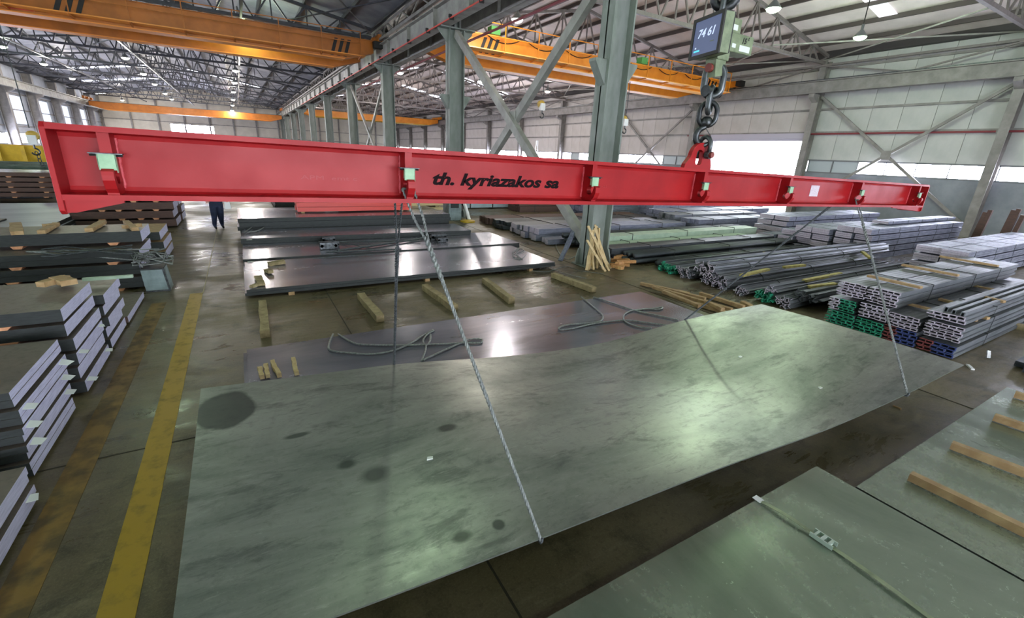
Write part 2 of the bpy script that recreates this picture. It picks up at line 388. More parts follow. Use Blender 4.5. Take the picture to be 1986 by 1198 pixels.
def xbrace(label, P0, P1, P2, P3, w, m, ctr=True, up=(1, 0, 0)):
    t = thing('cross_brace', label, 'brace')
    MB().bar(P0, P1, w, w * .7, up=up).build('brace_bar', m, t); MB().bar(P2, P3, w, w * .7, up=up).build('brace_bar', m, t)
    c = (Vector(P0) + Vector(P1) + Vector(P2) + Vector(P3)) / 4
    c = Vector(P0) + (Vector(P1) - Vector(P0)) * .52 if not ctr else c
    return t, c
def wx(y0, y1, z0, z1, label):
    x = XR - .3
    t, c = xbrace(label, (x, y0 + .2, z1), (x, y1 - .2, z0), (x + .03, y0 + .2, z0), (x + .03, y1 - .2, z1), .13, M_GIRD)
    B((c.x - .08, c.y - .22, c.z - .22), (c.x - .06, c.y + .22, c.z + .22)).build('gusset', M_GIRD, t)
wx(7.2, 15.3, .5, 6.5, 'big cross brace on the right wall nearest the camera, above the window strip')
wx(23.4, 31.5, .5, 6.5, 'cross brace on the right wall beyond the open gate')
wx(63.9, 72, .5, 6.5, 'small far cross brace on the right wall')
# runway lattice above the girder near the camera
t = thing('surge_truss', 'zigzag lattice above the runway girder on the right wall', 'truss')
MB().box((XR - .7, -8, 8.0), (XR - .6, 60, 8.1)).build('chord', M_TRR, t)
for k in range(16):
    y = -.9 + 4.05 * k
    MB().bar((XR - .65, y, 7.3 if k % 2 else 8.05), (XR - .65, y + 4.05, 8.05 if k % 2 else 7.3), .07, .07).build('diagonal', M_TRR, t)

# ---------------------------------------------------------------- left wall
wl = B((XL - .25, YN, 0), (XL, YF, 1.5)).box((XL - .25, YN, 2.45), (XL, YF, 8.7)).build('wall_left', mat('pale_blue_wall', (186, 192, 204), (168, 174, 188), rough=.7, scale=1), **ST)
LC = [24 + 7.6 * k for k in range(0, 10)]
for i, y in enumerate(LC):
    t = thing('wall_column', '%s dark column counted from the left picture edge along the left wall' % ORD[i], 'column', (XL + .5, y, 0), group='steel columns of the left wall')
    isec(MB(), (0, 0, 0), (0, 0, 8.3), .5, .7, .04, .04, up=(1, 0, 0)).build('shaft', M_GIRD, t)
    MB().prism([(.3, 5.9), (.3, 6.4), (.9, 6.4), (.9, 6.2)], 1, -.15, .15).build('bracket', M_GIRD, t)
t = thing('runway_girder', 'crane runway girder along the left wall', 'girder', (XL + 1.1, 0, 0))
isec(MB(), (0, 10, 6.75), (0, 99, 6.75), .4, .7, .04, .03).build('girder_beam', M_GIRD2, t)
B((-.03, 10, 7.1), (.03, 99, 7.2)).build('rail', M_STEEL, t)
for i in range(len(LC) - 1):
    wi += 1; y0, y1 = LC[i] + .4, LC[i + 1] - .4
    f = MB().box((XL - .05, y0, 1.45), (XL + .04, y1, 1.55)).box((XL - .05, y0, 2.4), (XL + .04, y1, 2.5)).build('window_%d' % wi, M_FRAME, **ST)
    for k in range(3): B((XL - .02, y0 + (y1 - y0) * k / 3 + .03, 1.55), (XL, y0 + (y1 - y0) * (k + 1) / 3 - .03, 2.4)).build('window_pane', M_WIN, f)
    wi += 1
    f = MB().box((XL - .05, y0 + 1, 3.2), (XL + .04, y1 - 1, 3.3)).box((XL - .05, y0 + 1, 5.9), (XL + .04, y1 - 1, 6.0)).build('window_%d' % wi, M_FRAME, **ST)
    for k in range(3): B((XL + .0, y0 + 1 + (y1 - y0 - 2) * k / 3 + .03, 3.3), (XL + .02, y0 + 1 + (y1 - y0 - 2) * (k + 1) / 3 - .03, 5.9)).build('window_pane', mat('milky_translucent_pane', (190, 198, 216), rough=.5, emit=(190, 200, 225), est=1.0), f)
g = MB()
for z in (3.1, 4.6, 6.1): g.box((XL, 10, z - .05), (XL + .1, YF, z + .05))
g.build('trim_3', M_GIRD, **ST)

# ---------------------------------------------------------------- far wall
wf = B((XL, YF, 0), (-9.4, YF + .25, 8.7)).box((-9.4, YF, 0), (-3.2, YF + .25, 3.75)).box((-9.4, YF, 5.05), (-3.2, YF + .25, 8.7)).box((-3.2, YF, 0), (XR, YF + .25, 8.7))
wf.prism([(XL, 8.7), (XC, 8.7), ((XL + XC) / 2, RIDGE + .3)], 1, YF, YF + .25).prism([(XC, 8.7), (XR, 8.7), ((XR + XC) / 2, RIDGE + .3)], 1, YF, YF + .25)
wf = wf.build('wall_back', M_CREAM, **ST)
wi += 1
f = MB().box((-9.5, YF - .05, 3.68), (-3.1, YF + .02, 3.78)).box((-9.5, YF - .05, 5.0), (-3.1, YF + .02, 5.1)).build('window_%d' % wi, M_FRAME, **ST)
for k in range(3): B((-9.35 + k * 2.05, YF + .05, 3.78), (-7.35 + k * 2.05, YF + .08, 5.0)).build('window_pane', M_WIN, f)
g = MB()
for z in (2.4, 3.6, 5.3): g.box((XL, YF - .12, z - .06), (XR, YF, z + .06))
for k in range(14): x = XL + .3 + k * 3.6; g.box((x - .12, YF - .2, 0), (x + .12, YF - .02, 8.6))
g.build('trim_4', M_GIRD, **ST)

# ---------------------------------------------------------------- roof
XM1, XM2 = (XL + XC) / 2, (XC + XR) / 2
ce = MB().box((XC - .5, YN, EAVE - .05), (XC + .5, YF, EAVE + .02)).build('ceiling', M_TRL, **ST)
def slope(xa, za, xb, zb, y0, y1, th=.06):
    return MB().prism([(xa, za), (xb, zb), (xb, zb + th), (xa, za + th)], 1, y0, y1)
dcache = {}
for i in range(len(WC)):
    y0 = WC[i]; y1 = min(y0 + 8.1, YF)
    if i == 0: y0 = YN
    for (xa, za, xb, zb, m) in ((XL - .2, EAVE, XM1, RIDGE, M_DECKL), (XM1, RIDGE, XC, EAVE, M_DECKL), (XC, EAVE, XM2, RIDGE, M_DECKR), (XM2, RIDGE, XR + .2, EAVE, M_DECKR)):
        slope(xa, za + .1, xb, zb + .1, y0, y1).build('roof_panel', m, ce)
def on_slope(x):
    if x < XM1: return EAVE + (x - XL) / (XM1 - XL) * (RIDGE - EAVE)
    if x < XC: return RIDGE - (x - XM1) / (XC - XM1) * (RIDGE - EAVE)
    if x < XM2: return EAVE + (x - XC) / (XM2 - XC) * (RIDGE - EAVE)
    return RIDGE - (x - XM2) / (XR - XM2) * (RIDGE - EAVE)
# translucent skylight strips
for (x0, x1, y0, y1) in ((-16, -7.5, 70, 71.2), (-16, -7.5, 82, 83.2), (-4, 4, 70, 71.2), (-4, 4, 86, 87.2), (9, 17, 48, 49), (9, 17, 62, 63), (19.5, 27, 48, 49), (19.5, 27, 62, 63), (9, 17, 78, 79), (19.5, 26, 11.3, 12.0), (12, 17, 36, 36.8)):
    za, zb = on_slope(x0) + .06, on_slope(x1) + .06
    slope(x0, za, x1, zb, y0, y1, .03).build('skylight', M_SKY if y0 > 30 else mat('dull_skylight', (215, 214, 216), rough=.5, emit=(222, 220, 228), est=.75), ce)
# purlins
for bay, (xa, xb, m) in enumerate(((XL, XC, M_TRL), (XC, XR, mat('dark_brown_purlin', (74, 66, 66), rough=.6)))):
    n = 14
    for k in range(n + 1):
        x = xa + (xb - xa) * k / n; x = min(max(x, xa + .15), xb - .15); z = on_slope(x)
        B((x - .05, YN, z - .08), (x + .05, YF, z + .1)).build('purlin', m, ce)
# trusses
tcache = {}
def truss(y, xa, xb, m, label, group, nb=12, ch=.14):
    t = thing('roof_truss', label, 'truss', (0, y, 0), group=group)
    xm = (xa + xb) / 2; zb = 8.18; zt = lambda x: on_slope(x) - .12
    key = (xa, m.name)
    if key not in tcache:
        L = []
        L.append(('bottom_chord', MB().box((xa, -ch / 2, zb - ch / 2), (xb, ch / 2, zb + ch / 2)).mesh('bottom_chord', m)))
        for (a, b) in ((xa, xm), (xm, xb)):
            L.append(('top_chord', MB().bar((a, 0, zt(a + .001)), (b, 0, zt(b - .001)), ch, ch).mesh('top_chord', m)))
        st = (xb - xa) / nb
        for k in range(nb):
            x0 = xa + k * st; x1 = x0 + st; xmid = (x0 + x1) / 2
            L.append(('diagonal', MB().bar((x0, 0, zt(x0 + .001)), (xmid, 0, zb), .07, .07).mesh('diagonal', m)))
            L.append(('diagonal', MB().bar((xmid, 0, zb), (x1, 0, zt(x1 - .001)), .07, .07).mesh('diagonal', m)))
            if k: L.append(('vertical_strut', MB().bar((x0, 0, zb), (x0, 0, zt(x0)), .06, .06).mesh('vertical_strut', m)))
        tcache[key] = L
    for nm, me in tcache[key]: put(nm, me, t)
    return t
ry = [y for y in WC if 3 < y < 99]
for i, y in enumerate(ry):
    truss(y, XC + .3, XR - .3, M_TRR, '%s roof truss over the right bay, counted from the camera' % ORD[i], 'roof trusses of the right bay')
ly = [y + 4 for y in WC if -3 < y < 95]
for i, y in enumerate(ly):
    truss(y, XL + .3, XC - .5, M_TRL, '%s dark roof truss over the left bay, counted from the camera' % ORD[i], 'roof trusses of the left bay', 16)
# longitudinal and diagonal roof bracing
def brace_rods(x0, x1, m, label, ys):
    t = thing('roof_bracing', label, 'bracing')
    for i in range(len(ys) - 1):
        a, b = ys[i], ys[i + 1]
        for (p, q) in (((x0, a), (x1, b)), ((x1, a), (x0, b))):
            MB().tube([(p[0], p[1], 8.35), (q[0], q[1], 8.35)], .035, 5).build('rod', m, t)
brace_rods(XR - 5.5, XR - .4, M_GIRD2, 'crossed bracing rods under the roof beside the right wall', ry[:5])
brace_rods(XM1 - 2, XM1 + 2, M_TRL, 'crossed bracing rods along the middle of the left roof', ly[:12])
brace_rods(XL + .5, XL + 4.5, M_TRL, 'crossed bracing rods under the roof beside the left wall', ly[:12])
brace_rods(XC - 4.5, XC - .5, M_TRL, 'crossed bracing rods in the left roof beside the central columns', ly[:12])
for i, x in enumerate((XL + 6.5, XM1, XC - 6.5)):
    t = thing('longitudinal_tie', '%s lengthwise lattice tie in the left roof, counted from the left wall' % ORD[i], 'truss')
    B((x - .05, 2, 8.1), (x + .05, 99, 8.2)).build('chord', M_TRL, t)
    for k in range(len(ly) - 1):
        mid = (ly[k] + ly[k + 1]) / 2; zt = min(on_slope(x) - .25, 10.2)
        MB().bar((x, ly[k], 8.15), (x, mid, zt), .06, .06).build('diagonal', M_TRL, t); MB().bar((x, mid, zt), (x, ly[k + 1], 8.15), .06, .06).build('diagonal', M_TRL, t)

# ---------------------------------------------------------------- central colonnade
CY = [8.75, 17.85, 27.3, 36.9, 47.4, 58, 68, 78, 88, 97]
CT = 6.95
def column(i, y):
    near = i == 0
    t = thing('steel_column', '%s central column counted from the camera, green-grey painted' % ORD[i], 'column', (XC + .25, y, 0), group='central row of columns')
    w, h = .62, .42
    top = 8.4
    # two flanges facing y and a web, plus a second section behind
    q = MB().box((-w / 2, -.21, 0), (-w / 2 + .04, .21, CT)).box((w / 2 - .04, -.21, 0), (w / 2, .21, CT)).box((-w / 2, -.02, 0), (w / 2, .02, CT))
    q.build('shaft', M_COL, t)
    MB().box((-.12, -.2, CT), (-.08, .2, top + .2)).box((.08, -.2, CT), (.12, .2, top + .2)).box((-.1, -.02, CT), (.1, .02, top + .2)).build('upper_shaft', M_COL, t)
    B((-.42, -.34, 0), (.42, .34, .03)).build('base_plate', M_COL, t)
    for s in (-1, 1):
        MB().prism([(s * .31, .03), (s * .31, .42), (s * .36, .42), (s * .42, .2), (s * .42, .03)][::s], 1, -.2, -.17).prism([(s * .31, .03), (s * .31, .42), (s * .36, .42), (s * .42, .2), (s * .42, .03)][::s], 1, .17, .2).build('base_gusset', M_COL, t)
        MB().prism([(-.34, .03), (-.34, .2), (-.22, .45), (-.2, .45), (-.2, .03)], 0, s * .29 - .015, s * .29 + .015).build('base_gusset', M_COL, t)
    B((-.7, -.3, CT), (.7, .3, CT + .04)).build('cap_plate', M_COL, t)
    for s in (-1, 1):
        MB().prism([(s * .31, CT - .45), (s * .31, CT), (s * .7, CT), (s * .7, CT - .06)][::s], 1, -.02, .02).build('corbel', M_COL, t)
    for s in (-1, 1): MB().prism([(s * .31, 4.2), (s * .31, 4.72), (s * .62, 4.72), (s * .62, 4.66)][::s], 1, -.12, .12).build('side_bracket', M_COL, t) if i < 2 else None
    return t
for i, y in enumerate(CY): column(i, y)
def long_girder(name, label, x, z, w, h, m, rail=True):
    t = thing(name, label, 'girder')
    isec(MB(), (x, -6, z), (x, 99, z), w, h, .04, .03).build('girder_beam', m, t)
    if rail: B((x - .03, -6, z + h / 2), (x + .03, 99, z + h / 2 + .08)).build('rail', M_STEEL, t)
    for k in range(30):
        y = -4 + k * 3.2
        B((x - w / 2 + .02, y, z - h / 2 + .04), (x + w / 2 - .02, y + .015, z + h / 2 - .04)).build('stiffener', m, t)
    return t
long_girder('runway_girder', 'left crane runway girder on the central columns', XC - .25, CT + .04 + .36, .36, .72, M_GIRD2)
long_girder('runway_girder', 'right crane runway girder on the central columns', XC + .75, CT + .04 + .3, .3, .6, M_GIRD2)
t = thing('conductor_rail', 'red conductor rail along the central runway girder', 'conductor rail')
B((XC - .56, -6, 6.93), (XC - .53, 60, 6.97)).build('red_bar', mat('red_conductor', (214, 74, 62), rough=.5), t)
for k in range(24):
    y = -2 + k * 2.3
    MB().box((XC - .57, y, 6.9), (XC - .42, y + .05, 7.02)).box((XC - .6, y - .02, 6.97), (XC - .5, y + .07, 7.06)).build('bracket', M_BLK, t)
t = thing('pipe', 'red pipe hung beside the central right runway girder', 'pipe')
MB().tube([(XC + 1.15, -4, 6.85), (XC + 1.15, 40, 6.85)], .045, 6).build('pipe_run', mat('oxide_red_pipe', (130, 56, 62)), t)
for k in range(8): MB().tube([(XC + 1.15, 2 + 4.6 * k, 6.85), (XC + 1.0, 2 + 4.6 * k, 7.1)], .015, 5).build('hanger', M_BLK, t)
# lattice beam above girders
t = thing('lattice_beam', 'long lattice beam carrying the roof above the central columns', 'truss')
for (x, z) in ((XC - .3, 8.45), (XC - .3, 7.95), (XC + .75, 8.45), (XC + .75, 7.95)): B((x - .06, -6, z - .06), (x + .06, 99, z + .06)).build('chord', M_GIRD if x < XC else M_TRR, t)
for k in range(42):
    y = -5 + 2.4 * k
    for x in (XC - .3, XC + .75): MB().bar((x, y, 7.95), (x, y + 1.2, 8.45), .06, .05).bar((x, y + 1.2, 8.45), (x, y + 2.4, 7.95), .06, .05).build('diagonal', M_GIRD, t)
    MB().bar((XC - .3, y, 7.95), (XC + .75, y + 1.2, 7.95), .05, .05).build('cross_strut', M_GIRD, t)
# cross braces between the columns
def cbrace(y0, y1, label, w=.22):
    x = XC + .25
    t, c = xbrace(label, (x - .05, y0 + .3, .55), (x - .05, y1 - .25, CT - .15), (x + .1, y0 + .25, CT + .0), (x + .1, y1 - .3, .4), w, M_GIRD2)
    c = (Vector((x, y0, .5)) + Vector((x, y1, CT))) / 2
    B((x - .02, c.y - .24, c.z - .2), (x, c.y + .24, c.z + .2)).build('gusset', M_GIRD2, t)
    for k in range(4): MB().lathe([(.02, 0), (.02, .03)], (x - .05, c.y - .18 + k * .12, c.z - .1), 6, axis='x').build('bolt', M_STEEL, t)
cbrace(CY[0], CY[1], 'large grey cross brace between the two nearest central columns', .25)
cbrace(CY[2], CY[3], 'far cross brace between the third and fourth central columns', .16)

# ---------------------------------------------------------------- overhead cranes
def rivet_label(): pass
def crane(name, label, xa, xb, y1, y2, zb, h, m, mlight, ta=None, tb=None, green=False, hook=None, festoon=False, thin=False):
    t = thing(name, label, 'crane')
    for y in (y1, y2):
        tp = 1.5
        outl = [(xa, zb + h * .45), (xa + tp, zb), (xb - tp, zb), (xb, zb + h * .45), (xb, zb + h), (xa, zb + h)]
        MB().prism(outl, 1, y - .25, y + .25).build('box_girder', m, t)
        MB().box((xa + tp, y - .33, zb - .02), (xb - tp, y + .33, zb + .02)).build('bottom_flange', mlight, t)
        B((xa, y - .33, zb + h), (xb, y + .33, zb + h + .03)).build('top_flange', m, t)
        B((xa, y - .03, zb + h + .03), (xb, y + .03, zb + h + .1)).build('rail', M_STEEL, t)
    for (x, zt), xe in ((ta, xa), (tb, xb)):
        MB().box((x - .13, y1 - .9, zt + .06), (x + .13, y2 + .9, zt + .42)).build('end_truck', m, t)
        for y in (y1, y2):
            B((min(x, xe) - .02, y - .22, zt + .08), (max(x, xe) + .1, y + .22, max(zt + .36, zb + h))).build('end_bracket', m, t)
            for yy in (-.55, .55): MB().lathe([(.12, -.04), (.12, .04)], (x, y + yy, zt + .12), 12, axis='x').build('wheel', M_STEEL, t)
    if thin: return t
    # walkway with posts and hand rails on the near side
    B((xa + .6, y1 - .95, zb + .12), (xb - .6, y1 - .33, zb + .16)).build('walkway', mlight, t)
    n = int((xb - xa) / 1.9)
    for k in range(n + 1):
        x = xa + .8 + (xb - xa - 1.6) * k / n
        MB().bar((x, y1 - .93, zb + .14), (x, y1 - .93, zb + 1.2), .04, .04).build('post', m, t)
        MB().bar((x, y1 - .3, zb + .05), (x, y1 - .9, zb + .12), .06, .06).build('walkway_bracket', m, t)
    for z in (zb + 1.2, zb + .7): MB().bar((xa + .8, y1 - .93, z), (xb - .8, y1 - .93, z), .035, .035).build('hand_rail', m, t)
    # hazard stripes near the end
    for x in (xa + 1.6, xb - 2.2):
        for k in range(3):
            MB().prism([(x + k * .32, zb + .1), (x + .16 + k * .32, zb + .1), (x + .42 + k * .32, zb + h - .1), (x + .26 + k * .32, zb + h - .1)], 1, y1 - .262, y1 - .25).build('hazard_stripe', M_BLK, t)
    if festoon:
        for k in range(8):
            x = xa + 2 + k * 2.2; pts = []
            for j in range(9):
                u = j / 8; pts.append((x + u * 1.7, y1 - .3, zb + h - 1.9 * h * u * (1 - u) * .55))
            MB().tube(pts, .02, 5).build('festoon_cable', M_BLK, t)
    if green:
        for x in green: B((x, y1 - .5, zb + h + .03), (x + .45, y1 - .1, zb + h + .35)).build('control_box', mat('green_box', (90, 160, 84), rough=.5), t)
    for x in (xa + .1, xb + .05): MB().box((x - .25, y1 - 1.25, zb + .55), (x + .2, y1 - .9, zb + .85)).build('buffer', M_BLK, t)
    return t
cr1 = crane('overhead_crane', 'orange double girder overhead crane crossing the right bay', XC + 1.0, XR - 1.1, 20.9, 23.6, 6.85, .85, M_ORG, mat('pale_orange_flange', (244, 176, 96), rough=.4), ta=(XC + .75, 7.67), tb=(XR - .85, 7.34), green=[PY(943, 90, 20.9).x, PY(1232, 120, 20.9).x], festoon=True)
B((PY(1215, 140, 20.6).x, 20.63, 7.1), (PY(1226, 140, 20.6).x, 20.65, 7.35)).build('notice', M_TAG, cr1)
cr2 = crane('overhead_crane', 'deep orange overhead crane across the upper left of the picture', XL + 1.4, XC - .5, 27.3, 30.4, 6.95, 1.0, M_ORG2, mat('amber_flange', (226, 140, 50), rough=.4), ta=(XL + 1.1, 7.2), tb=(XC - .25, 7.79))
a = PY(15, 8, 27.0); b = PY(66, 22, 27.0)
B((a.x, 26.99, b.z), (b.x, 27.03, a.z)).build('sign_board', M_TAG, cr2)
B((a.x, 26.985, a.z - .13), (b.x, 26.99, a.z)).build('sign_stripe', mat('sign_red', (190, 60, 50)), cr2)
hx_ = PY(100, 10, 27.0).x
for k in range(3): MB().prism([(hx_ + k * .33, 7.2), (hx_ + .17 + k * .33, 7.2), (hx_ + .45 + k * .33, 7.9), (hx_ + .28 + k * .33, 7.9)], 1, 27.03, 27.045).build('hazard_stripe', M_BLK, cr2)
B((a.x + .25, 26.985, b.z + .08), (b.x - .2, 26.99, b.z + .16)).build('sign_text_bar', M_BLK, cr2)
crane('overhead_crane', 'far orange overhead crane near the end wall of the left bay', XL + 1.4, XC - .5, 88, 90, 6.1, .9, M_ORG2, M_ORG, ta=(XL + 1.1, 7.2), tb=(XC - .25, 7.79), thin=True)
crane('overhead_crane', 'far yellow crane deep in the right bay', XC + 1.0, XR - 1.1, 72, 74, 6.5, .8, M_ORG, M_YRACK, ta=(XC + .75, 7.67), tb=(XR - .85, 7.34), thin=True)

# hoist hooks hanging from the cranes
def hoist(px, py, Y, ztop, label, L=2.):
    p = PY(px, py, Y); t = thing('hoist_hook', label, 'hook', (p.x, Y, p.z))
    MB().tube([(0, 0, .4), (0, 0, ztop - p.z)], .02, 5).build('hoist_rope', M_ROPED, t)
    MB().lathe([(.12, 0), (.2, .06), (.2, .26), (.1, .36)], (0, 0, .1), 12, axis='y').build('sheave', mat('hook_yellow', (190, 160, 70)), t)
    MB().box((-.14, -.1, -.25), (.14, .1, .12)).build('hook_block', M_WHITE, t)
    pts = [(0, 0, -.25), (0, 0, -.4)] + [(.13 * math.sin(a) , 0, -.53 + .13 * math.cos(a)) for a in [i * math.pi * 1.4 / 9 for i in range(10)]]
    MB().tube(pts, .035, 6).build('hook', M_STEEL, t)
    return t
hoist(1052, 205, 23.6, 7., 'white hoist block and hook hanging beside the first central column, right bay')
hoist(1213, 235, 20.9, 6.9, 'yellow and white hoist block hanging just right of the first central column')
h3 = hoist(62, 268, 27.3, 7.0, 'hoist block with chain slings hanging at the far left', 2)
for k in range(7):
    c = Vector((.02 * (k % 2) + .05 * k * .4, 0, -.6 - k * .14))
    MB().tube([c + Vector((.05 * math.cos(a), .02, .09 * math.sin(a))) for a in [i * math.pi / 4 for i in range(8)]], .018, 5, closed=True).build('chain_link', M_STEEL, h3)

# ---------------------------------------------------------------- roof lamps
lp = [(1003, 38, 0), (1062, 177, 0), (1668, 72, 1), (1500, 17, 1), (776, 141, 0), (679, 182, 0), (932, 158, 0), (972, 193, 0), (752, 205, 0), (470, 38, 1), (243, 112, 0), (85, 124, 0), (140, 152, 0), (457, 137, 0), (455, 160, 0), (453, 178, 0),
      (452, 193, 0), (451, 204, 0), (450, 214, 0), (278, 143, 0), (300, 163, 0), (320, 181, 0), (333, 192, 0), (237, 194, 0), (5, 90, 1), (607, 213, 0)]
ORD26 = ORD + ['seventeenth', 'eighteenth', 'nineteenth', 'twentieth', 'twenty-first', 'twenty-second', 'twenty-third', 'twenty-fourth', 'twenty-fifth', 'twenty-sixth', 'twenty-seventh']
lamp_me = MB().lathe([(.24, 0), (.22, .05), (.1, .2), (.05, .26), (.05, .45)], (0, 0, 0), 16, caps=False).mesh('reflector', M_LAMPR, True)
def lampmat(nm, c, e):
    return mat(nm, c, rough=.3, emit=c, est=e)
M_LG, M_LW = lampmat('lamp_glow_green', (206, 255, 200), 9), lampmat('lamp_glow_white', (255, 246, 236), 9)
bul = {g: MB().lathe([(.235, 0.0), (.2, -.06), (.1, -.11), (.02, -.12)], (0, 0, .0), 14).mesh('lens', m) for g, m in ((0, M_LW), (1, M_LG))}
def lamp(loc, g, label, lit=True, power=1.):
    t = thing('bay_lamp', label, 'lamp', loc, group='high bay lamps under the roof')
    put('reflector', lamp_me, t); put('lens', bul[g], t)
    MB().tube([(0, 0, .45), (0, 0, on_slope(loc[0]) - loc[2] + .1)], .02, 5).build('stem', M_BLK, t)
    if lit:
        l = bpy.data.lights.new('bay_lamp_light', 'POINT'); l.energy = LAMP_W * power; l.color = GREEN if g else WARM; l.shadow_soft_size = .2
        o = bpy.data.objects.new('bay_lamp_light', l); COL.objects.link(o); o.location = (loc[0], loc[1], loc[2] - .28)
for i, (px, py, g) in enumerate(lp):
    z = 8.45 if (px, py) == (470, 38) else 7.75; p = G(px, py, z)
    if p.y > 96: z = 7.2; p = G(px, py, z)
    rank = sorted(lp).index((px, py, g)); nth = ORD26[rank]
    lamp(tuple(p), g, '%s bay lamp, %s from the left edge of the photo, under the %s roof' % ('greenish' if g else 'white', nth, 'right' if p.x > XC else 'left'), power=1. if p.y < 60 else 1.5)
for i, (x, y) in enumerate(((-11, -4), (-4, -4), (2, -4), (-11, 7), (-4.5, 6), (2.5, 6.5), (12, -3), (20, -3), (12, 6), (-11, 18), (-3, 18))):
    lamp((x, y, 7.75), 1, '%s green-tinted bay lamp above the picture, going from behind the camera forwards' % ORD[i], power=.42)
# ================================================================ lower part: cranes' load
# ---------------------------------------------------------------- red spreader beam
BX0, BY, BZ, BROT = -.67, 2.8, 2.64, .0177
beam = thing('spreader_beam', 'long red lifting beam with hooks hanging above the hoisted steel plate', 'beam', (BX0, BY, BZ), (0, BROT, 0))
L = 9.03; Hh = .31; hw = .15
body = MB().box((0, -hw, -.024), (L, hw, 0)).box((0, -hw, -Hh), (L, hw, -Hh + .024)).box((0, -.008, -Hh + .024), (L, .008, -.024))
for s in (-1, 1):  # rolled root fillets
    body.prism([(s * .008, -.024), (s * .03, -.024), (s * .013, -.032), (s * .008, -.05)][::-s], 0, 0, L).prism([(s * .008, -Hh + .024), (s * .03, -Hh + .024), (s * .013, -Hh + .032), (s * .008, -Hh + .05)][::s], 0, 0, L)
body.build('beam_body', M_RED, beam)
endp = [(-hw + .02, .004), (hw - .02, .004), (hw, -.016), (hw, -.355), (hw - .02, -.372), (-hw + .02, -.372), (-hw, -.355), (-hw, -.016)]
MB().prism(endp, 0, -.02, .0).build('end_plate', M_RED, beam, bevel=.003); MB().prism(endp, 0, L, L + .02).build('end_plate', M_RED, beam, bevel=.003)
for s, x in ((1, 0), (-1, L)):
    MB().prism([(x, -Hh), (x + s * (.2 if s > 0 else .9), -Hh), (x + s * (.2 if s > 0 else .9), -Hh - .012), (x + s * .03, -Hh - .055), (x, -Hh - .055)][::s], 1, -.13, -.11).prism([(x, -Hh), (x + s * .2, -Hh), (x + s * .2, -Hh - .012), (x + s * .03, -Hh - .055), (x, -Hh - .055)][::s], 1, .11, .13).build('foot_gusset', M_RED, beam)
HX = [v + .67 for v in (-.5, .86, 2.28, 3.56, 4.93, 6.5, 8.2)]
M_PINK = mat('weld_seam_pink', (214, 96, 104), (190, 60, 70), rough=.5, scale=60)
def hookside(x, s):
    # one plate standing out from the web, its lower front corner cut as a hook; s = -1 towards the photographer
    cu, cz, r = .103, -.207, .034
    up = [(.002, -.024), (.112, -.024), (.112, -.165)]
    arc = [(cu + r * math.cos(a), cz + r * math.sin(a)) for a in [math.radians(100 + k * 17) for k in range(16)]]
    lip = [(.152, -.172), (.172, -.186), (.172, -.222), (.155, -.258), (.128, -.284), (.002, -.286)]
    # built from convex strips between the plate's back edge and its cut front
    q = MB(); w = .021
    def strip(a, b, c, d):
        pts = [(s * u, z) for u, z in (a, b, c, d)]
        q.prism(pts if s > 0 else pts[::-1], 0, x - w, x + w)
    strip((.002, -.165), (.112, -.165), (.112, -.024), (.002, -.024))
    left = [p for p in arc if p[0] <= cu - r * .05]
    left.sort(key=lambda p: -p[1])
    prev = (.112, -.165)
    for p in left:
        strip((.002, p[1]), p, prev, (.002, prev[1])); prev = p
    low = [p for p in arc if p[1] < cz]; low.sort(key=lambda p: p[0])
    for a, b in zip(low, low[1:]):
        if b[0] > cu - r: strip((a[0], -.286), (min(b[0], .128), -.286), b, a)
    strip((.002, -.286), (low[0][0] + .002, -.286), (low[0][0] + .002, prev[1] + .002), (.002, prev[1] + .002))
    rr = [(cu + r, cz), (cu + r * .9, cz - r * .45)]
    strip((.128, -.284), (.155, -.258), (cu + r * .95, cz - .012), (cu + r * .6, cz - r * .8))
    strip((.155, -.258), (.172, -.222), (.172, -.2), (cu + r * .98, cz - .014))
    strip((cu + r * .98, cz - .016), (.172, -.2), (.17, -.184), (.15, -.174))
    q.build('hook_plate', M_RED, beam)
    la = MB().box((x - .031, min(s * .135, s * .132), -.18), (x + .031, max(s * .135, s * .132), -.112)).box((x - .032, min(s * .113, s * .135), -.17), (x - .029, max(s * .113, s * .135), -.112)).box((x + .029, min(s * .113, s * .135), -.19), (x + .032, max(s * .113, s * .135), -.112)).build('latch', M_LATCH, beam)
    MB().box((x - .058, min(s * .1, s * .142), -.113), (x + .058, max(s * .1, s * .142), -.109)).tube([(x - .056, s * .122, -.118), (x + .056, s * .122, -.118)], .006, 6).build('latch_pin', M_STEEL, la)
    sd = 1 if x < .67 else -1
    pts = [(x + sd * (w + .003) + R.uniform(-.002, .002), s * .011, -Hh + .045 + i * (Hh - .09) / 14) for i in range(15)]
    MB().tube(pts, [.005 + R.uniform(0, .003) for _ in pts], 5).build('weld_seam', M_PINK, beam)
for x in HX:
    hookside(x, -1); hookside(x, 1)
# lug on top
lug = MB(); lx = 3.54 + .67
out = [(lx - .2, 0)] + [(lx + .02 + .13 * math.cos(a), .1 + .12 * math.sin(a)) for a in [math.pi - i * math.pi / 10 for i in range(11)]] + [(lx + .2, 0)]
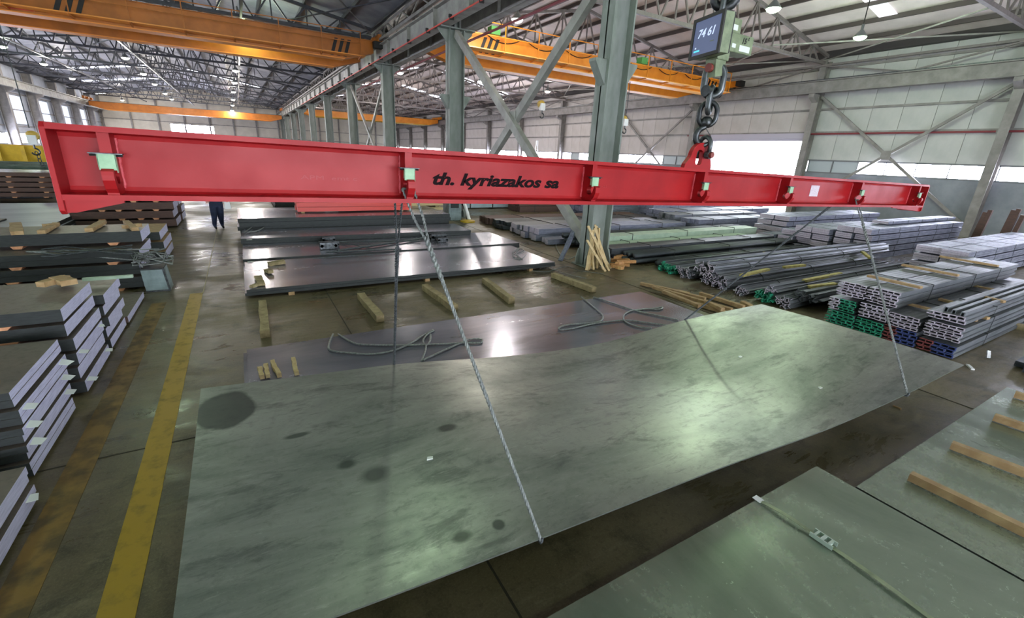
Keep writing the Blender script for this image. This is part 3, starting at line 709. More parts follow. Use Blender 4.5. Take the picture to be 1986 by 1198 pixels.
# plate with an oval opening, assembled from two side cheeks and a cap
for s in (-1, 1):
    for (o_, i_) in (((lx + s * .2, 0), (lx + s * .035, .0)),): pass
hole = [(lx + .042 * math.cos(a), .095 + (.035 if math.sin(a) > 1e-6 else -.035 if math.sin(a) < -1e-6 else 0) + .03 * math.sin(a)) for a in [math.pi - i * math.pi / 10 for i in range(21)]]
me = bpy.data.meshes.new('lug'); bm = bmesh.new()
outer = [(lx + .2, 0), (lx - .2, 0)] + out[1:-1]
N = 40
def ringpt(poly, t):
    return poly
cx, cz = lx, .09
def hit(poly, a):
    d = Vector((math.cos(a), math.sin(a))); best = None
    for i in range(len(poly)):
        p, q = Vector(poly[i]) - Vector((cx, cz)), Vector(poly[(i + 1) % len(poly)]) - Vector((cx, cz))
        e = q - p; den = d.x * e.y - d.y * e.x
        if abs(den) < 1e-9: continue
        t = (p.x * e.y - p.y * e.x) / den; u = (p.x * d.y - p.y * d.x) / den
        if t > 0 and -1e-6 <= u <= 1 + 1e-6: best = t if best is None else min(best, t)
    return (cx + d.x * best, cz + d.y * best)
angs = [2 * math.pi * i / N for i in range(N)]
ro_, ri_ = [hit(outer, a) for a in angs], [hit(hole, a) for a in angs]
q = MB()
for i in range(N):
    j = (i + 1) % N
    q.prism([ri_[i], ro_[i], ro_[j], ri_[j]], 1, -.02, .02)
q.build('lifting_lug', M_RED, beam)
# lettering
def text(body, size, name, m, parent, loc, rot=(math.pi / 2, 0, 0), shear=0., offset=0., ext=.001, sx=1., sy=1.):
    c = bpy.data.curves.new(name, 'FONT'); c.body = body; c.size = size; c.shear = shear; c.offset = offset; c.extrude = ext; c.resolution_u = 3
    o = bpy.data.objects.new(name, c); COL.objects.link(o)
    bpy.context.view_layer.update()
    me = bpy.data.meshes.new_from_object(o.evaluated_get(bpy.context.evaluated_depsgraph_get()))
    bpy.data.objects.remove(o); me.materials.clear(); me.materials.append(m)
    xs = [v.co.x for v in me.vertices]; w = max(xs) - min(xs)
    o = bpy.data.objects.new(name, me); COL.objects.link(o); o.parent = parent; o.location = loc; o.rotation_euler = rot; o.scale = (sx, sy, 1)
    return o, w
o, w = text('th. kyriazakos sa', .11, 'lettering', M_INK, beam, (1.04 + .67, -.0092, -.205), shear=.28, offset=.0042)
o.scale = (.99 / w, .115 / .11 * .9, 1)
o, w = text('APM  emt c', .035, 'embossed_mark', M_EMB, beam, (.42, -.0092, -.2)); o.location.x = PY(583, 328, 2.79).x - BX0; o.scale = (.3 / w, .9, 1)
o, w = text('o - o c', .03, 'embossed_mark', M_EMB, beam, (3.1, -.0092, -.19))
B((5.63 + .67 - .09, -.011, -.21), (5.63 + .67 + .09, -.0085, -.09)).build('rating_plate', mat('silver_label', (206, 196, 204), (180, 168, 178), rough=.5, scale=80), beam)

# ---------------------------------------------------------------- wire rope slings
def rope(mb, pts, r, strands=3, pitch=.07, n=5, amp=.55):
    # resample, then wind the strands round the path
    P = [Vector(p) for p in pts]; out = []; step = pitch / 6
    for a, b in zip(P, P[1:]):
        k = max(1, int((b - a).length / step))
        for i in range(k): out.append(a.lerp(b, i / k))
    out.append(P[-1])
    fr = []; prev = None
    for i, p in enumerate(out):
        d = (out[min(i + 1, len(out) - 1)] - out[max(i - 1, 0)]).normalized()
        a = d.orthogonal().normalized() if prev is None else (prev - d * prev.dot(d)).normalized()
        prev = a; fr.append((a, d.cross(a)))
    s = 0; ph = []
    for i, p in enumerate(out):
        if i: s += (p - out[i - 1]).length
        ph.append(2 * math.pi * s / pitch)
    for k in range(strands):
        q = []
        for p, (a, b), f in zip(out, fr, ph):
            t = f + 2 * math.pi * k / strands; q.append(p + (a * math.cos(t) + b * math.sin(t)) * r * amp)
        mb.tube(q, r * .58, n)
def bw(x, y, z):  # beam local to world
    return Matrix.Translation((BX0, BY, BZ)) @ Matrix.Rotation(BROT, 4, 'Y') @ Vector((x, y, z))
def zlerp(v, tab):   # smooth (gaussian weighted) profile through the table
    w = [math.exp(-((v - a) / .75) ** 2) for a, z in tab]
    e = [(a, z) for a, z in tab]
    lo, hi = tab[0][0], tab[-1][0]; v = max(lo, min(hi, v))
    def raw(t):
        for (a, za), (b, zb) in zip(tab, tab[1:]):
            if t <= b: return za + (zb - za) * max(0, (t - a)) / (b - a)
        return tab[-1][1]
    acc = tot = 0
    for k in range(-6, 7):
        t = v + k * .14; wt = math.exp(-(k / 3.4) ** 2)
        tt = max(lo, min(hi, t)); acc += raw(tt) * wt; tot += wt
    return acc / tot
FARZ = [(-.6, .49), (.33, .45), (1.15, .44), (2.6, .29), (3.9, .25), (5.36, .43), (7.1, .50)]
NEARZ = [(-.6, .40), (.11, .36), (1.33, .35), (2.98, .36), (4.5, .31), (5.88, .37), (7.3, .5)]
yfar = lambda x: 4.4 - .075 * x; ynear = lambda x: 1.80 - .056 * x
def sheet_z(x, v):
    return zlerp(x, NEARZ) * (1 - v) + zlerp(x, FARZ) * v + .03 * math.sin(math.pi * v) * math.sin(x * 1.1)
def sling(hx, xn, xf, label, side_twist):
    t = thing('wire_rope_sling', label, 'sling')
    # front leg
    top = bw(hx, -.095, -.24); loopa = bw(hx - .03, -.09, -.245)
    nz = zlerp(xn, NEARZ); e = Vector((xn, ynear(xn) - .012, nz - .02))
    d = (e - top); m = top + d * side_twist
    q = MB(); 
    for s in (-1, 1):
        off = Vector((.016 * s, 0, 0)); st = bw(hx + .034 * s, -.09, -.23)
        rope(q, [bw(hx + .0, -.088, -.235), st, st.lerp(m, .5) + off * .8, m], .0085, 2, .05)
    rope(q, [m, e], .0115, 3, .08); q.build('front_leg', M_ROPE, t, True)
    rope(MB(), [], 0) if False else None
    q = MB(); mm = top + d * (side_twist - .0); rope(q, [top + d * (side_twist * .8), top + d * (side_twist + .09)], .016, 2, .07); q.build('twisted_splice', M_ROPE, t, True)
    # leg on the far side
    top = bw(hx, .095, -.24); fz = zlerp(xf, FARZ); e2 = Vector((xf, yfar(xf) + .012, fz - .01)); d = e2 - top; m = top + d * .25
    q = MB()
    for s in (-1, 1):
        st = bw(hx + .03 * s, .09, -.23); rope(q, [bw(hx, .088, -.235), st, m], .0085, 2, .05)
    rope(q, [m, e2], .0125, 3, .08); rope(q, [m - d * .02, m + d * .08], .016, 2, .06); q.build('rear_leg', M_ROPED, t, True)
    # part under the plate
    q = MB(); pts = []
    for i in range(9):
        u = i / 8; x = e.x + (e2.x - e.x) * u; pts.append((x, e.y + (e2.y - e.y) * u, sheet_z(x, u) - .03))
    q.tube([e + Vector((0, -.004, .03)), e] + [Vector(p) for p in pts] + [e2], .0095, 6); q.build('belly_run', M_ROPED, t, True)
sling(HX[1], 1.33, 1.16, 'steel wire rope sling on the second beam hook from the left', .16)
sling(HX[5], 5.9, 5.4, 'steel wire rope sling on the sixth beam hook, right end', .16)

# ---------------------------------------------------------------- hoisted plate
q = MB(); nx, ny = 64, 20
xl, xr = -.56, 7.2
for layer in (0, 1):
    for i in range(nx + 1):
        for j in range(ny + 1):
            u, v = i / nx, j / ny; x = xl + (xr - xl) * u - .12 * v * u; y = ynear(x) * (1 - v) + yfar(x) * v
            q.v.append(Vector((x, y, sheet_z(x, v) - .012 * layer)))
NN = (nx + 1) * (ny + 1)
for i in range(nx):
    for j in range(ny):
        a = i * (ny + 1) + j; b = a + ny + 1
        q.f.append((a, b, b + 1, a + 1)); q.f.append((NN + a, NN + a + 1, NN + b + 1, NN + b)); q.m += [0, 0]
def edge(ids):
    for a, b in zip(ids, ids[1:]):
        k = len(q.v); q.v += [q.v[a].copy(), q.v[a + NN].copy(), q.v[b + NN].copy(), q.v[b].copy()]; q.f.append((k, k + 1, k + 2, k + 3)); q.m.append(1)
edge([i * (ny + 1) for i in range(nx, -1, -1)]); edge([i * (ny + 1) + ny for i in range(nx + 1)]); edge([j for j in range(ny + 1)]); edge([nx * (ny + 1) + j for j in range(ny, -1, -1)])
# ink-dark oil stain and water marks of their own shape
def add_stains(m):
    n, l, b = nodes_of(m)
    src = b.inputs['Base Color'].links[0].from_socket
    tc = n.new('ShaderNodeTexCoord'); v = tc.outputs['Object']
    nz = n.new('ShaderNodeTexNoise'); nz.inputs['Scale'].default_value = 3; nz.inputs['Detail'].default_value = 6; l.new(v, nz.inputs['Vector'])
    cur = src; rsrc = b.inputs['Roughness'].links[0].from_socket
    for (cx, cy, rx_, ry_, dark, soft, dist) in ((-.36, 4.0, .22, .3, (54, 58, 58), .1, .3), (.4, 2.89, .09, .07, (62, 70, 64), .3, .6), (1.23, 3.0, .09, .05, (60, 64, 60), .4, .6), (1.14, 1.93, .045, .045, (64, 70, 66), .25, .2), (.89, 1.95, .07, .05, (70, 76, 70), .4, .5), (.12, 3.4, .1, .03, (66, 74, 68), .4, .5), (.55, 2.7, .12, .1, (78, 82, 78), .4, .4)):
        mp = n.new('ShaderNodeMapping'); mp.vector_type = 'POINT'; mp.inputs['Location'].default_value = (-cx / rx_, -cy / ry_, 0); mp.inputs['Scale'].default_value = (1 / rx_, 1 / ry_, 0); l.new(v, mp.inputs['Vector'])
        ln_ = n.new('ShaderNodeVectorMath'); ln_.operation = 'LENGTH'; l.new(mp.outputs[0], ln_.inputs[0])
        ad = n.new('ShaderNodeMath'); ad.operation = 'MULTIPLY_ADD'; l.new(nz.outputs['Fac'], ad.inputs[0]); ad.inputs[1].default_value = dist * 2; ad.inputs[2].default_value = -dist
        sm = n.new('ShaderNodeMath'); sm.operation = 'ADD'; l.new(ln_.outputs['Value'], sm.inputs[0]); l.new(ad.outputs[0], sm.inputs[1])
        f = ramp(n, l, sm.outputs[0], 1 - soft, 1 + soft * .3, .85, 0)
        cur = mixc(n, l, f, cur, dark)
    l.new(cur, b.inputs['Base Color'])
add_stains(M_BIG)
hp = q.build('steel_plate', [M_BIG, mat('cut_plate_edge', (70, 74, 68), rough=.6)], None, True, **tg('huge green-grey steel plate hoisted in wire slings under the red beam', 'steel plate'))
for p in hp.data.polygons:
    if p.material_index: p.use_smooth = False
# small bits on the plate
for (px, py, lab) in ((1590, 752, 'small pale chip lying on the right part of the hoisted plate'), (833, 889, 'tiny white chip lying on the middle of the hoisted plate'), (1435, 692, 'little white scrap near the far edge of the hoisted plate')):
    p = G(px, py, .42); x = p.x; v = (p.y - ynear(x)) / (yfar(x) - ynear(x)); z = sheet_z(x, v)
    for _ in range(3): p = G(px, py, z); x = p.x; v = (p.y - ynear(x)) / (yfar(x) - ynear(x)); z = sheet_z(x, v)
    MB().prism([(-.025, -.012), (.02, -.018), (.03, .008), (-.01, .018)], 2, 0, .008).build('metal_chip', M_TAG, None, **tg(lab, 'chip')).location = (p.x, p.y, z)

# ---------------------------------------------------------------- plates on the floor
def flat(label, x0, x1, y0, y1, z0, z1, m, n=1, jit=.03, cat='steel plate', name='steel_plate', rot=0, blocks=(), wood=.06, edge=M_SIDE):
    """stack of n sheets with timber blocks under it"""
    t = thing(name, label, cat, ((x0 + x1) / 2, (y0 + y1) / 2, z0), (0, 0, rot))
    a, b = (x1 - x0) / 2, (y1 - y0) / 2; zz = wood if blocks else 0; th = (z1 - z0 - zz) / n
    for k in range(n):
        j = [R.uniform(-jit, jit) for _ in range(4)] if n > 1 and k < n - 1 else [0] * 4
        q = MB().box((-a + j[0], -b + j[1], zz + k * th), (a + j[2], b + j[3], zz + (k + 1) * th - min(.004, th * .2)))
        q.m = [0, 0, 1, 1, 1, 1]
        q.build('sheet', [m, edge], t)
    for bx in blocks: B((bx - .05, -b - .02, 0), (bx + .05, b + .02, wood)).build('timber_block', M_WOOD, t)
    return t
flat('dark rolled plate stack under the hoisted plate, wire slings lying on it', -.22, 6.62, 3.3, 6.04, 0, .15, M_PL, 4, .06)
flat('front dark plate of the row beyond the timbers', -.18, 6.42, 8.72, 11.0, 0, .17, M_PL, 2, .03, blocks=(-2.6, 0, 2.6))
flat('plate behind the front one, with a pale reflecting right end', -.2, 6.78, 11.05, 13.0, 0, .2, M_PL, 2, .03, blocks=(-2.6, 0, 2.6), rot=-.01)
flat('grey plate with thick black front edge, third of the row', -.2, 6.0, 12.75, 14.15, .2, .34, M_PL, 2, .02, rot=-.035)
flat('tall dark stack of plates with timber spacers behind the row of plates', -.25, 6.0, 14.4, 16.8, 0, .62, M_PL, 5, .04, blocks=(-2.8, -1, 1, 2.8))
for k in range(5):
    for j in range(6): 
        pass
flat('large nearest plate at the bottom right with a strap across it', -3.2, 3.8, -1.25, 1.32, .0, .3, M_PLG, 5, .012)
flat('green oily plate with timber bearers at the right picture edge', 4.12, 8.05, -1.4, 1.12, 0, .12, M_PLG, 3, .015)
# bearers on it
for (a, b, lab) in (((1765, 922), (2010, 1040), 'long timber bearer nearest the camera on the right plate'), ((1845, 862), (2010, 925), 'second timber bearer on the right plate'), ((1928, 808), (2010, 836), 'third timber bearer on the right plate'), ((1968, 764), (2010, 776), 'farthest timber bearer on the right plate')):
    z = .16; p, q_ = G(*a, z), G(*b, z); L_ = min((q_ - p).length, 1.5); d = (q_ - p).normalized()
    MB().box((0, -.035, -.035), (L_, .035, .035)).build('timber_bearer', M_WOOD, None, **tg(lab, 'timber'), ) 
    o = max([x for x in bpy.data.objects if x.name.startswith('timber_bearer')], key=lambda x: x.name)
    o.location = (p.x, p.y, z); o.rotation_euler = (0, 0, math.atan2(d.y, d.x))
# ratchet strap on the nearest plate
st = thing('tie_strap', 'pale metal strap with buckle lying across the nearest plate', 'strap')
p, m_, q_ = G(1470, 967, .31), G(1597, 1045, .32), G(1830, 1215, .31)
def ribbon(a, b, w, z0, n=8, sag=0):
    qq = MB(); a, b = Vector(a), Vector(b); d = (b - a).normalized(); s = Vector((-d.y, d.x, 0)) * w / 2
    for i in range(n):
        u, v = i / n, (i + 1) / n; A, C = a.lerp(b, u), a.lerp(b, v); hA, hC = z0 + sag * math.sin(math.pi * u), z0 + sag * math.sin(math.pi * v)
        k = len(qq.v)
        for P, h in ((A, hA), (C, hC)):
            for sg in (-1, 1): qq.v += [Vector((P.x, P.y, h)) + s * sg, Vector((P.x, P.y, h + .003)) + s * sg]
        qq.f += [(k + 1, k + 3, k + 7, k + 5), (k, k + 4, k + 6, k + 2), (k, k + 1, k + 5, k + 4), (k + 2, k + 6, k + 7, k + 3)]; qq.m += [0] * 4
    return qq
ribbon(p, m_, .032, .302, sag=.02).build('strap_band', M_STRAP, st); ribbon(m_, q_, .034, .302, sag=.012).build('strap_band', M_STRAP, st)
d = (q_ - p).normalized(); ang = math.atan2(d.y, d.x)
bk = MB().box((-.07, -.035, 0), (.07, -.028, .03)).box((-.07, .028, 0), (.07, .035, .03)).box((-.05, -.03, .005), (-.035, .03, .03)).box((.035, -.03, .005), (.05, .03, .03)).prism([(-.02, 0), (.02, 0), (.01, .03), (-.01, .03)], 1, -.03, .03).build('buckle', mat('bright_buckle', (190, 204, 196), rough=.3, metal=.6), st)
bk.location = (m_.x, m_.y, .305); bk.rotation_euler = (0, 0, ang)
B((-.02, -.03, 0), (.03, .03, .006)).build('end_clip', M_WHITE, st).location = (p.x, p.y, .303)

# ---------------------------------------------------------------- slings and wires lying about
def lying(name, label, cat, polys, z, r, m, wob=.0, sc=3.546, ox=440, oy=370):
    t = thing(name, label, cat)
    for poly in polys:
        P = [G(ox + x / sc, oy + y / sc, z + r) for x, y in poly]
        # smooth with catmull
        Q = []
        for i in range(len(P) - 1):
            p0, p1, p2, p3 = P[max(i - 1, 0)], P[i], P[i + 1], P[min(i + 2, len(P) - 1)]
            for k in range(5):
                u = k / 5; Q.append(.5 * ((2 * p1) + (p2 - p0) * u + (2 * p0 - 5 * p1 + 4 * p2 - p3) * u * u + (3 * p1 - p0 - 3 * p2 + p3) * u ** 3))
        Q.append(P[-1])
        MB().tube(Q, r, 6).build('rope_run', m, t, True)
    return t
lying('wire_rope_sling', 'wire sling lying on the left part of the covered dark plate', 'sling', [[(730, 985), (705, 1045), (712, 1095), (850, 1115), (1000, 1122), (1140, 1100), (1260, 1050), (1340, 1000), (1420, 955)], [(765, 985), (870, 1045), (960, 1058), (1200, 1062), (1500, 1052), (1640, 1045), (1740, 1045), (1755, 1028), (1740, 1018), (1660, 1024), (1520, 1085), (1400, 1140), (1350, 1165)], [(1400, 985), (1398, 1030), (1370, 1062), (1350, 1030), (1380, 985), (1425, 960)], [(1370, 1060), (1365, 1100), (1338, 1170)]], .15, .013, M_ROPE)
lying('wire_rope_sling', 'dark wire sling looped on the right part of the covered dark plate', 'sling', [[(805, 728), (880, 790), (945, 845), (955, 872), (930, 898), (850, 910), (720, 920), (655, 940), (665, 955), (750, 945), (900, 912), (1100, 890), (1250, 905), (1400, 925)], [(890, 730), (1000, 765), (1150, 815), (1300, 850), (1475, 888)], [(1180, 822), (1300, 808), (1365, 800), (1340, 815), (1250, 812), (1150, 825), (1100, 855), (1110, 900), (1200, 935), (1290, 945)]], .15, .013, M_ROPE, ox=900)
coil = [[(375 + 40 * math.cos(i * .9 + i * i * .11) + R.uniform(-12, 12), 435 + 38 * math.sin(i * 1.1) + R.uniform(-10, 10)) for i in range(18)]]
lying('wire_coil', 'tangled bare wire coil on the front dark plate beside the column', 'wire', coil, .17, .006, M_ROPE, ox=900)
lying('wire', 'loose wire running from the tangled coil to the column foot', 'wire', [[(430, 460), (500, 485), (560, 500), (620, 540), (680, 562), (760, 585), (840, 600)]], .02, .008, M_ROPE, ox=900)
lying('wire', 'thin wire on the floor in front of the column foot', 'wire', [[(280, 550), (320, 532), (400, 538), (560, 556), (700, 520), (800, 548), (960, 570)]], .0, .007, M_ROPE, ox=900)
lying('wire', 'loose wire curling at the left front of the far plate', 'wire', [[(290, 680), (400, 688), (520, 682), (640, 668), (725, 645)]], .0, .01, M_ROPE)
lying('wire', 'thick loose wire against the central column foot', 'wire', [[(780, 440), (700, 470), (640, 400), (640, 350), (700, 310), (760, 290)]], .02, .012, M_ROPE, ox=900)
lying('wire_rope_sling', 'old wire sling hanging over the left end of the tall dark plate stack', 'sling', [[(310, 190), (230, 200), (170, 250), (120, 285)], [(300, 195), (270, 235), (220, 270), (140, 285)]], .36, .014, M_ROPE)
# chain lifting gear on the second plate
t = thing('lifting_gear', 'dark lifting gear with clamps lying on the plate behind the front one', 'lifting gear')
def gz(x, y, z=.24): return G(440 + x / 3.546, 370 + y / 3.546, z)
for a, b, r in (((760, 412), (1400, 318), .03), ((680, 422), (1200, 400), .022), ((630, 350), (1330, 345), .018), ((590, 465), (1120, 430), .012), ((760, 345), (1000, 400), .012)):
    MB().tube([gz(*a), gz(*b)], r, 6).build('chain_run', M_ROPED, t)
for (x, y, s) in ((700, 395, .2), (1450, 335, .22), (735, 380, .13), (700, 350, .16), (1480, 350, .15)):
    c = gz(x, y, .21); ang = R.uniform(0, 3)
    MB().box((-s, -s * .5, 0), (s, -s * .35, s * .8)).box((-s, s * .35, 0), (s, s * .5, s * .8)).tube([(-s * .8, -s * .5, s * .4), (-s * .8, s * .5, s * .4)], s * .2, 8).tube([(s * .8, -s * .5, s * .4), (s * .8, s * .5, s * .4)], s * .2, 8).build('plate_clamp', M_STEEL, t).location = c
    bpy.data.objects[-1] if False else None

# ---------------------------------------------------------------- timbers
def stick(a, b, w, h, m, label, name='timber', group=None, tw=0):
    a, b = Vector(a), Vector(b); d = b - a; L_ = d.length
    q = MB(); n = 6; x = d.normalized(); y = Vector((0, 0, 1)).cross(x).normalized() if abs(x.z) < .95 else Vector((0, 1, 0)); z = x.cross(y)
    for i in range(n + 1):
        c = a.lerp(b, i / n) + y * R.uniform(-.006, .006); ww, hh = w * R.uniform(.9, 1.05) / 2, h * R.uniform(.92, 1.05) / 2
        for sy, sz in ((-1, -1), (1, -1), (1, 1), (-1, 1)): q.v.append(c + y * ww * sy + z * hh * sz - a)
    for i in range(n):
        for j in range(4): q.f.append((i * 4 + j, i * 4 + (j + 1) % 4, (i + 1) * 4 + (j + 1) % 4, (i + 1) * 4 + j)); q.m.append(0)
    q.f += [(3, 2, 1, 0), tuple(n * 4 + j for j in range(4))]; q.m += [0, 0]
    o = q.build(name, m, None, **tg(label, 'timber', group)); o.location = a; return o
def fp(px, py, z=.05): return G(px, py, z)
for (a, b, w, lab) in (((510, 588), (515, 648), .12, 'leftmost weathered timber bearer lying on the open floor'), ((700, 573), (738, 618), .13, 'second timber bearer from the left on the open floor'), ((824, 556), (882, 597), .13, 'third timber bearer on the open floor, with a split end'), ((940, 543), (992, 583), .12, 'fourth timber bearer on the open floor, flaking'), ((1073, 533), (1152, 562), .13, 'fifth timber bearer, nearest the column foot')):
    stick(fp(*a, .06), fp(*b, .06), w, .11, M_WOODF, lab)
cr = lambda x, y, z: G(900 + x / 3.546, 370 + y / 3.546, z)
for i, (a, b) in enumerate((((1215, 637), (1550, 708)), ((1300, 662), (1840, 818)), ((1370, 692), (1620, 792)), ((1590, 775), (1790, 832)), ((1380, 672), (1660, 742)), ((1660, 760), (1780, 815)))):
    stick(cr(*a, .05 + .03 * (i % 3)), cr(*b, .05 + .03 * (i % 3)), .085, .06, M_WOOD, ['top left split timber in the scattered heap beside the hoisted plate', 'longest timber of the scattered heap beside the hoisted plate', 'lower timber of the scattered heap beside the hoisted plate', 'short timber at the right end of the scattered heap', 'middle timber of the scattered heap beside the hoisted plate', 'smallest timber at the right end of the scattered heap'][i], group='scattered timbers by the hoisted plate')
stick(cr(1625, 705, .05), cr(1925, 800, .05), .09, .07, M_WOOD, 'single straight timber to the right of the scattered heap')
stick(cr(1915, 768, .05), cr(1980, 805, .05), .1, .08, M_WOOD, 'short stubby timber at the corner of the hoisted plate')
# offcuts leaning on the column
base = Vector((XC + .25, CY[0], 0))
for i in range(16):
    u = R.uniform(-.3, .42); a = G(1136 + 3.3 * i + R.uniform(-3, 3), 522 + R.uniform(-7, 5), .01)
    top = PY(1143 + R.uniform(-6, 22), 434 + R.uniform(-6, 22) + (i % 4) * 6, a.y + .22)
    d = (top - a); top = a + d.normalized() * min(d.length, 1.5)
    stick(a, top, .07, .05, mat('pale_timber', (206, 184, 142), (178, 152, 108), rough=.8, scale=9), '%s pale offcut from the left, leaning on the first column' % ORD[i], name='timber_offcut', group='offcuts leaning on the column')
for i in range(11):
    a = G(1182 + R.uniform(-3, 16), 492 + i * 2.6, .04 + .05 * (i % 4)); b = G(1205 + R.uniform(0, 28), 488 + i * 3.2, .04 + .04 * ((i + 1) % 4))
    stick(a, b, .1, .07, mat('amber_timber', (190, 144, 92), (160, 112, 66), rough=.8, scale=9), '%s amber timber of the pile right of the column' % ORD[i], name='timber_offcut', group='amber timbers piled right of the column')
p0 = G(1086, 506, 0); p1 = PY(1117, 440, p0.y + .15)
stick(p0, p1, .12, .06, M_ZINC, 'grey steel flat leaning at the left of the first central column', name='steel_flat')
stick(G(1185, 470, .0) if False else Vector((8.2, 8.95, 1.3)), Vector((8.35, 8.95, 2.1)), .05, .02, M_RUST, 'rusty orange strip against the first central column', name='rusty_strip')
# stubs under the hoisted plate (left corner)
for i, (a, b) in enumerate((((504, 714), (508, 731)), ((515, 708), (520, 729)), ((528, 701), (541, 728)), ((569, 696), (575, 724)))):
    stick(G(*a, .19), G(*b, .19), .045, .05, mat('pale_timber', (206, 184, 142)), ['leftmost timber stub on the covered plate', 'second timber stub on the covered plate', 'third timber stub on the covered plate', 'lone timber stub right of the others on the covered plate'][i], name='timber_stub')
stick(G(520, 512, .2), G(552, 507, .22), .14, .07, M_WOODF, 'brown wedge of wood on the front dark plate', name='wood_wedge')
stick(G(517, 524, .2), G(525, 527, .22), .1, .06, M_WOODF, 'small pale lump on the front dark plate', name='wood_block')
stick(G(500, 536, .2), G(508, 552, .2), .12, .04, M_WOODF, 'flat timber scrap at the left edge of the front dark plate', name='timber_scrap')
stick(G(487, 556, .2), G(505, 549, .2), .08, .04, M_WOODF, 'short timber scrap at the left corner of the front dark plate', name='timber_scrap')
stick(G(1732, 786, .01), G(1748, 793, .01), .02, .015, M_WOOD, 'tiny stick on the dark floor beyond the hoisted plate', name='stick')
stick(G(1877, 707, .01), G(1886, 716, .01), .04, .02, M_WHITE, 'small white scrap on the floor past the plate corner', name='plastic_scrap')
stick(G(1916, 694, .02), G(1918, 680, .12), .04, .03, M_WHITE, 'white upright scrap on the floor at the right', name='plastic_scrap')

# ---------------------------------------------------------------- plate stacks on the left
def pstack(name, label, xe, y0, y1, z0, z1, nb, length, side, end, nsheet=3, wood=.05, top=None, blocks=3, tags=0, jit=.03, group=None, taglist=()):
    """nb bundles of sheets piled up, each bundle a thing; aisle ends painted lighter, as if window-lit"""
    hz = (z1 - z0) / nb
    for k in range(nb):
        dx = R.uniform(-jit, jit)
        lv = 'bottom' if k == 0 else 'top' if k == nb - 1 else ['second', 'third', 'fourth', 'fifth', 'sixth'][k - 1] + ' from the bottom'
        t = thing(name, '%s, %s' % (label, lv + ' bundle' if nb > 1 else 'single bundle'), 'sheet bundle', (xe + dx, y0, z0 + k * hz), (0, 0, R.uniform(-.004, .004)), group=group)
        ww = min(wood, hz * .2); th = (hz - ww) / nsheet
        for s in range(nsheet):
            j = R.uniform(-.008, .008)
            q = MB().box((-length, 0, ww + s * th), (j, y1 - y0, ww + (s + 1) * th - .003))
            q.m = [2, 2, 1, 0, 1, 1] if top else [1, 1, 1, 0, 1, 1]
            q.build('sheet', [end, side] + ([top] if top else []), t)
        for bq in range(blocks):
            bx = -.35 - bq * (length - .6) / max(1, blocks) - R.uniform(0, .1)
            MB().prism([(bx - .08, ww), (bx - .05, .0), (bx + .05, .0), (bx + .08, ww)], 1, -.01, y1 - y0 + .01).build('spacer_block', M_WOODE, t)
        if k in taglist:
            for yy in (.05, y1 - y0 - .2):
                if R.random() < .8:
                    tgx = MB().prism([(0, 0), (.1, .01), (.11, .09), (.01, .1)], 2, 0, .003).build('paper_tag', M_TAG, t); tgx.location = (-.03, yy, hz - .02); tgx.rotation_euler = (.1, .25, R.uniform(-.3, .5))
pstack('sheet_bundle', 'nearest low stack of sheets with window-lit ends at the bottom left', -1.62, 2.3, 4.02, 0, .32, 2, 2.4, M_SIDE, M_END, 2, taglist=(0, 1), top=M_TOPL)
pstack('sheet_bundle', 'second stack from the camera on the left, pale window-lit ends', -1.7, 4.35, 5.46, 0, .77, 5, 2.4, M_SIDE, M_END, 2, taglist=(1, 2, 3, 4), top=M_TOPL)
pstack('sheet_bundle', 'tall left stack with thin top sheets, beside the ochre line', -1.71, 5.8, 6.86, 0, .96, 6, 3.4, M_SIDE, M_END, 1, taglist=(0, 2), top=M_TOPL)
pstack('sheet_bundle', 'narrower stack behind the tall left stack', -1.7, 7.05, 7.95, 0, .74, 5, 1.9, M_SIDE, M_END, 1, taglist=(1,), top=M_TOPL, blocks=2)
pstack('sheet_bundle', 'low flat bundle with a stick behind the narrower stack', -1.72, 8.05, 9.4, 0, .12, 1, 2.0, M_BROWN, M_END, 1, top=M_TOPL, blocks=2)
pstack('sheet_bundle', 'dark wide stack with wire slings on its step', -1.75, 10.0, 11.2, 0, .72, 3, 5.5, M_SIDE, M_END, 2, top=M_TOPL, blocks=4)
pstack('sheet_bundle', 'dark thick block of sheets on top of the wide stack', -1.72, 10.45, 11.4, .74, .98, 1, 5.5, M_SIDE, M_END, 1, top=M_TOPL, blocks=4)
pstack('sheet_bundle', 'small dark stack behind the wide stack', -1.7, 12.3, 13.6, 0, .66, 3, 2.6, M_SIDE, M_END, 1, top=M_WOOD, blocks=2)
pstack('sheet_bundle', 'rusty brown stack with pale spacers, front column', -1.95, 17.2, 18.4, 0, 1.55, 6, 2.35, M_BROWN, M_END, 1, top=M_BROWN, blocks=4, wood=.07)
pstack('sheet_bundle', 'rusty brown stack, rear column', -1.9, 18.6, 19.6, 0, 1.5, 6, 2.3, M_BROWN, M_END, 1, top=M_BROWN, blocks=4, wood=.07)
pstack('sheet_bundle', 'distant brown pack with white spacers, left of the beam end', -6.0, 23.5, 25.5, 0.3, 1.2, 5, 6.5, M_BROWN, M_END, 1, top=M_PL, blocks=7, wood=.06)
pale = mat('pale_lavender_sheet', (176, 176, 192), (160, 160, 178), .4, .5, .3, scale=1, stretch=(.4, 3, 1))
flat('large pale lavender sheets laid flat at the left, beyond the dark stacks', -14, -4.3, 15.2, 20.6, 0, .42, pale, 4, .06)
flat('brownish sheet on the pale ones, left edge of the picture', -14, -5.4, 14.9, 16.6, .42, .46, M_TOPL, 1)
